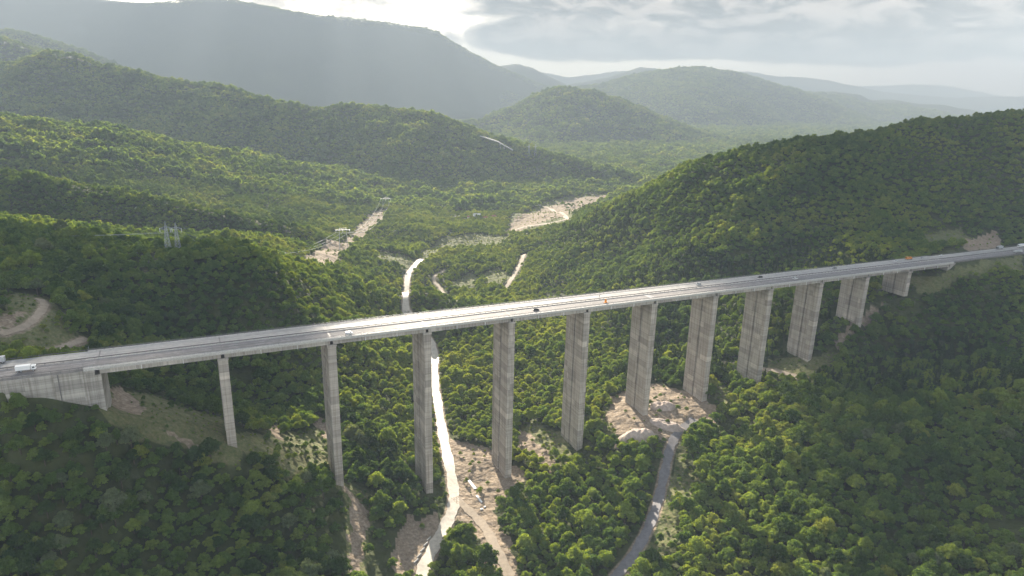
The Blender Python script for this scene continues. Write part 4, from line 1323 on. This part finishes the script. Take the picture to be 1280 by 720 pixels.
def cloud(gx, gy, rx, ry, seed, gz, n=70, mat='cloud', zc=1950):
    """a cloud whose shade falls around ground point (gx, gy)"""
    k = (zc - gz) / SUNV[2]; cx, cy = gx + SUNV[0] * k, gy + SUNV[1] * k
    r_ = np.random.default_rng(seed); bm = bmesh.new()
    for i in range(n):
        an = r_.uniform(0, 6.283); q = math.sqrt(r_.random())
        x, y = q * math.cos(an) * rx, q * math.sin(an) * ry
        s = (1.15 - q * .6) * min(rx, ry) * r_.uniform(.28, .5)
        bmesh.ops.create_icosphere(bm, subdivisions=3, radius=s, matrix=Matrix.Translation((cx + x, cy + y, zc + r_.uniform(-20, 30))) @ Matrix.Diagonal((1.25, 1.1, .30, 1)))
    for v in bm.verts:
        p = v.co; d = float(fbm(np.array([p.x + p.z]), np.array([p.y]), 90, 3, N1)[0]); v.co = p + v.normal * d * 45
    me = bpy.data.meshes.new('cloud'); bm.to_mesh(me); bm.free()
    me.polygons.foreach_set('use_smooth', [True] * len(me.polygons))
    tag(link_mesh('cloud', me, M[mat]), label='unseen cloud above the view, added to shade slopes and air', kind='structure')


SHADE_CLOUDS = [(-320, 320, 250, 160, 3, 80, 60), (460, 390, 230, 220, 4, 60, 30), (740, 880, 340, 260, 5, 170, 40), (0, 30, 700, 320, 7, 190, 130, 'cloud_dense'),  # the dense one is added to shade the air before the camera
          (-2300, 5200, 1500, 500, 11, 500, 12, 'cloud_dense'), (-900, 3000, 700, 260, 12, 300, 9, 'cloud_dense')]  # sparse dense puffs added to cut light shafts into the haze
for a in SHADE_CLOUDS: cloud(*a)

# ------------------------------------------------------------------ light
sd = Vector((math.sin(SUN_AZ) * math.cos(SUN_EL), math.cos(SUN_AZ) * math.cos(SUN_EL), math.sin(SUN_EL)))
sl = bpy.data.lights.new('sun', 'SUN'); sl.energy = 5.0; sl.angle = R(.5); sl.color = (1.0, .895, .735)
so_ = bpy.data.objects.new('sun', sl); COL.objects.link(so_)
so_.rotation_euler = sd.to_track_quat('Z', 'Y').to_euler(); so_.location = (0, 0, 1500)

world = bpy.data.worlds.new('World'); scene.world = world; world.use_nodes = True
nt = world.node_tree; nt.nodes.clear()
wo = ND(nt, 'ShaderNodeOutputWorld'); bg = ND(nt, 'ShaderNodeBackground')
sky = ND(nt, 'ShaderNodeTexSky', sky_type='NISHITA', sun_disc=False, sun_elevation=SUN_EL, sun_rotation=SUN_AZ, altitude=600, air_density=1.0, dust_density=2.0, ozone_density=1.0)
tc = ND(nt, 'ShaderNodeTexCoord'); sp = ND(nt, 'ShaderNodeSeparateXYZ'); LK(nt, tc, 'Generated', sp, 0)
def mth(op, a=None, b=None, c=None):
    n = ND(nt, 'ShaderNodeMath', operation=op)
    for i, q in enumerate((a, b, c)):
        if q is None: continue
        if isinstance(q, (int, float)): n.inputs[i].default_value = q
        else: nt.links.new(q, n.inputs[i])
    return n.outputs[0]
def mrange(v, a, b, c=0., d=1., smooth=True):
    n = ND(nt, 'ShaderNodeMapRange'); n.interpolation_type = 'SMOOTHSTEP' if smooth else 'LINEAR'
    nt.links.new(v, n.inputs[0])
    for i, q in enumerate((a, b, c, d)): n.inputs[i + 1].default_value = q
    return n.outputs[0]
az = mth('ARCTAN2', sp.outputs[0], sp.outputs[1]); el = mth('ARCSINE', sp.outputs[2])
cv = ND(nt, 'ShaderNodeCombineXYZ')
nt.links.new(mth('MULTIPLY', az, 5.0), cv.inputs[0])
nt.links.new(mth('MULTIPLY', mth('POWER', mth('MAXIMUM', el, 0.0005), .75), 9.0), cv.inputs[1])
def noise(scale, det, rough, off=0.0, dist=0.0):
    a = ND(nt, 'ShaderNodeVectorMath', operation='ADD'); a.inputs[1].default_value = (off, off * .7, off * .3); LK(nt, cv, 0, a, 0)
    n = ND(nt, 'ShaderNodeTexNoise', i_Scale=scale, i_Detail=det, i_Roughness=rough, i_Distortion=dist); LK(nt, a, 0, n, 'Vector')
    return n.outputs['Fac']
n1 = noise(1.5, 7, .58, 3.1, .4); n2 = noise(5.0, 5, .6, 9.0, .3); n3 = noise(.9, 3, .5, 21.0)
# a deck of cloud lies over the right and the middle of the view; its base stops short of the skyline
cover_az = mrange(az, -.12, .05, -.13, .18)
base_el = mth('ADD', .029, mth('MULTIPLY', mth('SUBTRACT', n3, .5), .035))
above = mth('SUBTRACT', el, base_el)
cover_el = mrange(above, -.006, .022, -.42, .18)
dens = mth('ADD', mth('ADD', n1, cover_az), mth('ADD', cover_el, mth('MULTIPLY', mth('SUBTRACT', n2, .5), .16)))
cloud = mrange(dens, .44, .60)
thick = mrange(dens, .47, .74)
clr = ND(nt, 'ShaderNodeMix', data_type='RGBA')
clear = mixc(nt); clear.inputs[6].default_value = (3.0, 2.6, 1.95, 1); clear.inputs[7].default_value = (1.5, 1.08, .86, 1)
nt.links.new(mrange(az, .18, .62), clear.inputs[0])
rimc = mixc(nt); rimc.inputs[6].default_value = (1.0, .86, .68, 1); rimc.inputs[7].default_value = (.50, .37, .30, 1)
nt.links.new(mrange(az, .2, .6), rimc.inputs[0])
body = mixc(nt); nt.links.new(thick, body.inputs[0]); LK(nt, rimc, 2, body, 6); 
under = mixc(nt); nt.links.new(mrange(noise(3.2, 6, .62, 31.0, .6)  , .40, .60), under.inputs[0]); under.inputs[6].default_value = (.0, .0, .0, 1); under.inputs[7].default_value = (.26, .215, .18, 1)
LK(nt, under, 2, body, 7)
low = mixc(nt); nt.links.new(cloud, low.inputs[0]); LK(nt, clear, 2, low, 6); LK(nt, body, 2, low, 7)
# the low bright sky and its cloud deck give way to the open sky dome higher up
skyS = mixc(nt, 'MULTIPLY', 1.0); LK(nt, sky, 0, skyS, 6); skyS.inputs[7].default_value = (.07, .07, .07, 1)
hi = mixc(nt); nt.links.new(mrange(el, .16, .42), hi.inputs[0]); LK(nt, low, 2, hi, 6)
nz = ND(nt, 'ShaderNodeTexNoise', i_Scale=3.2, i_Detail=6.0, i_Roughness=.55); LK(nt, tc, 'Generated', nz, 'Vector')
dome = mixc(nt); nt.links.new(mrange(nz.outputs['Fac'], .40, .60, .2, .9), dome.inputs[0]); LK(nt, skyS, 2, dome, 6); dome.inputs[7].default_value = (.150, .152, .150, 1)
LK(nt, dome, 2, hi, 7)
back = mixc(nt); nt.links.new(mrange(sp.outputs[1], -.2, .35), back.inputs[0]); LK(nt, dome, 2, back, 6); LK(nt, hi, 2, back, 7)
LK(nt, back, 2, bg, 'Color'); bg.inputs['Strength'].default_value = 1.0  # the Nishita part is scaled to 0.12 above
LK(nt, bg, 0, wo, 0)

# haze: one closed box of even air
hz = MB().box(-24000, 24000, -1600, 24000, -90, 1385)
hm = bpy.data.materials.new('haze'); hm.use_nodes = True; ht = hm.node_tree; ht.nodes.clear()
ho = ND(ht, 'ShaderNodeOutputMaterial'); pv = ND(ht, 'ShaderNodeVolumePrincipled')
pv.inputs['Color'].default_value = (.475, .54, .62, 1); pv.inputs['Density'].default_value = 1.7e-4; pv.inputs['Anisotropy'].default_value = -.22
ht.links.new(pv.outputs[0], ho.inputs['Volume'])
tag(hz.build('haze', hm), label='pale blue haze filling the valley air', kind='stuff')

cam = bpy.data.cameras.new('camera'); co = bpy.data.objects.new('camera', cam); COL.objects.link(co)
cam.sensor_width = 36; cam.lens = F_PX / 1280 * 36; cam.clip_start = 1; cam.clip_end = 40000
mw = Matrix.Identity(4)
for r in range(3):
    mw[r][0] = RT[r]; mw[r][1] = UP[r]; mw[r][2] = -fwd[r]; mw[r][3] = CAM[r]
co.matrix_world = mw
scene.camera = co
scene.view_settings.view_transform = 'Standard'; scene.view_settings.look = 'None'
scene.view_settings.gamma = 1; scene.view_settings.exposure = 2.42
scene.view_settings.use_curve_mapping = False
scene.cycles.max_bounces = 6; scene.cycles.diffuse_bounces = 3; scene.cycles.transmission_bounces = 3; scene.cycles.volume_bounces = 1
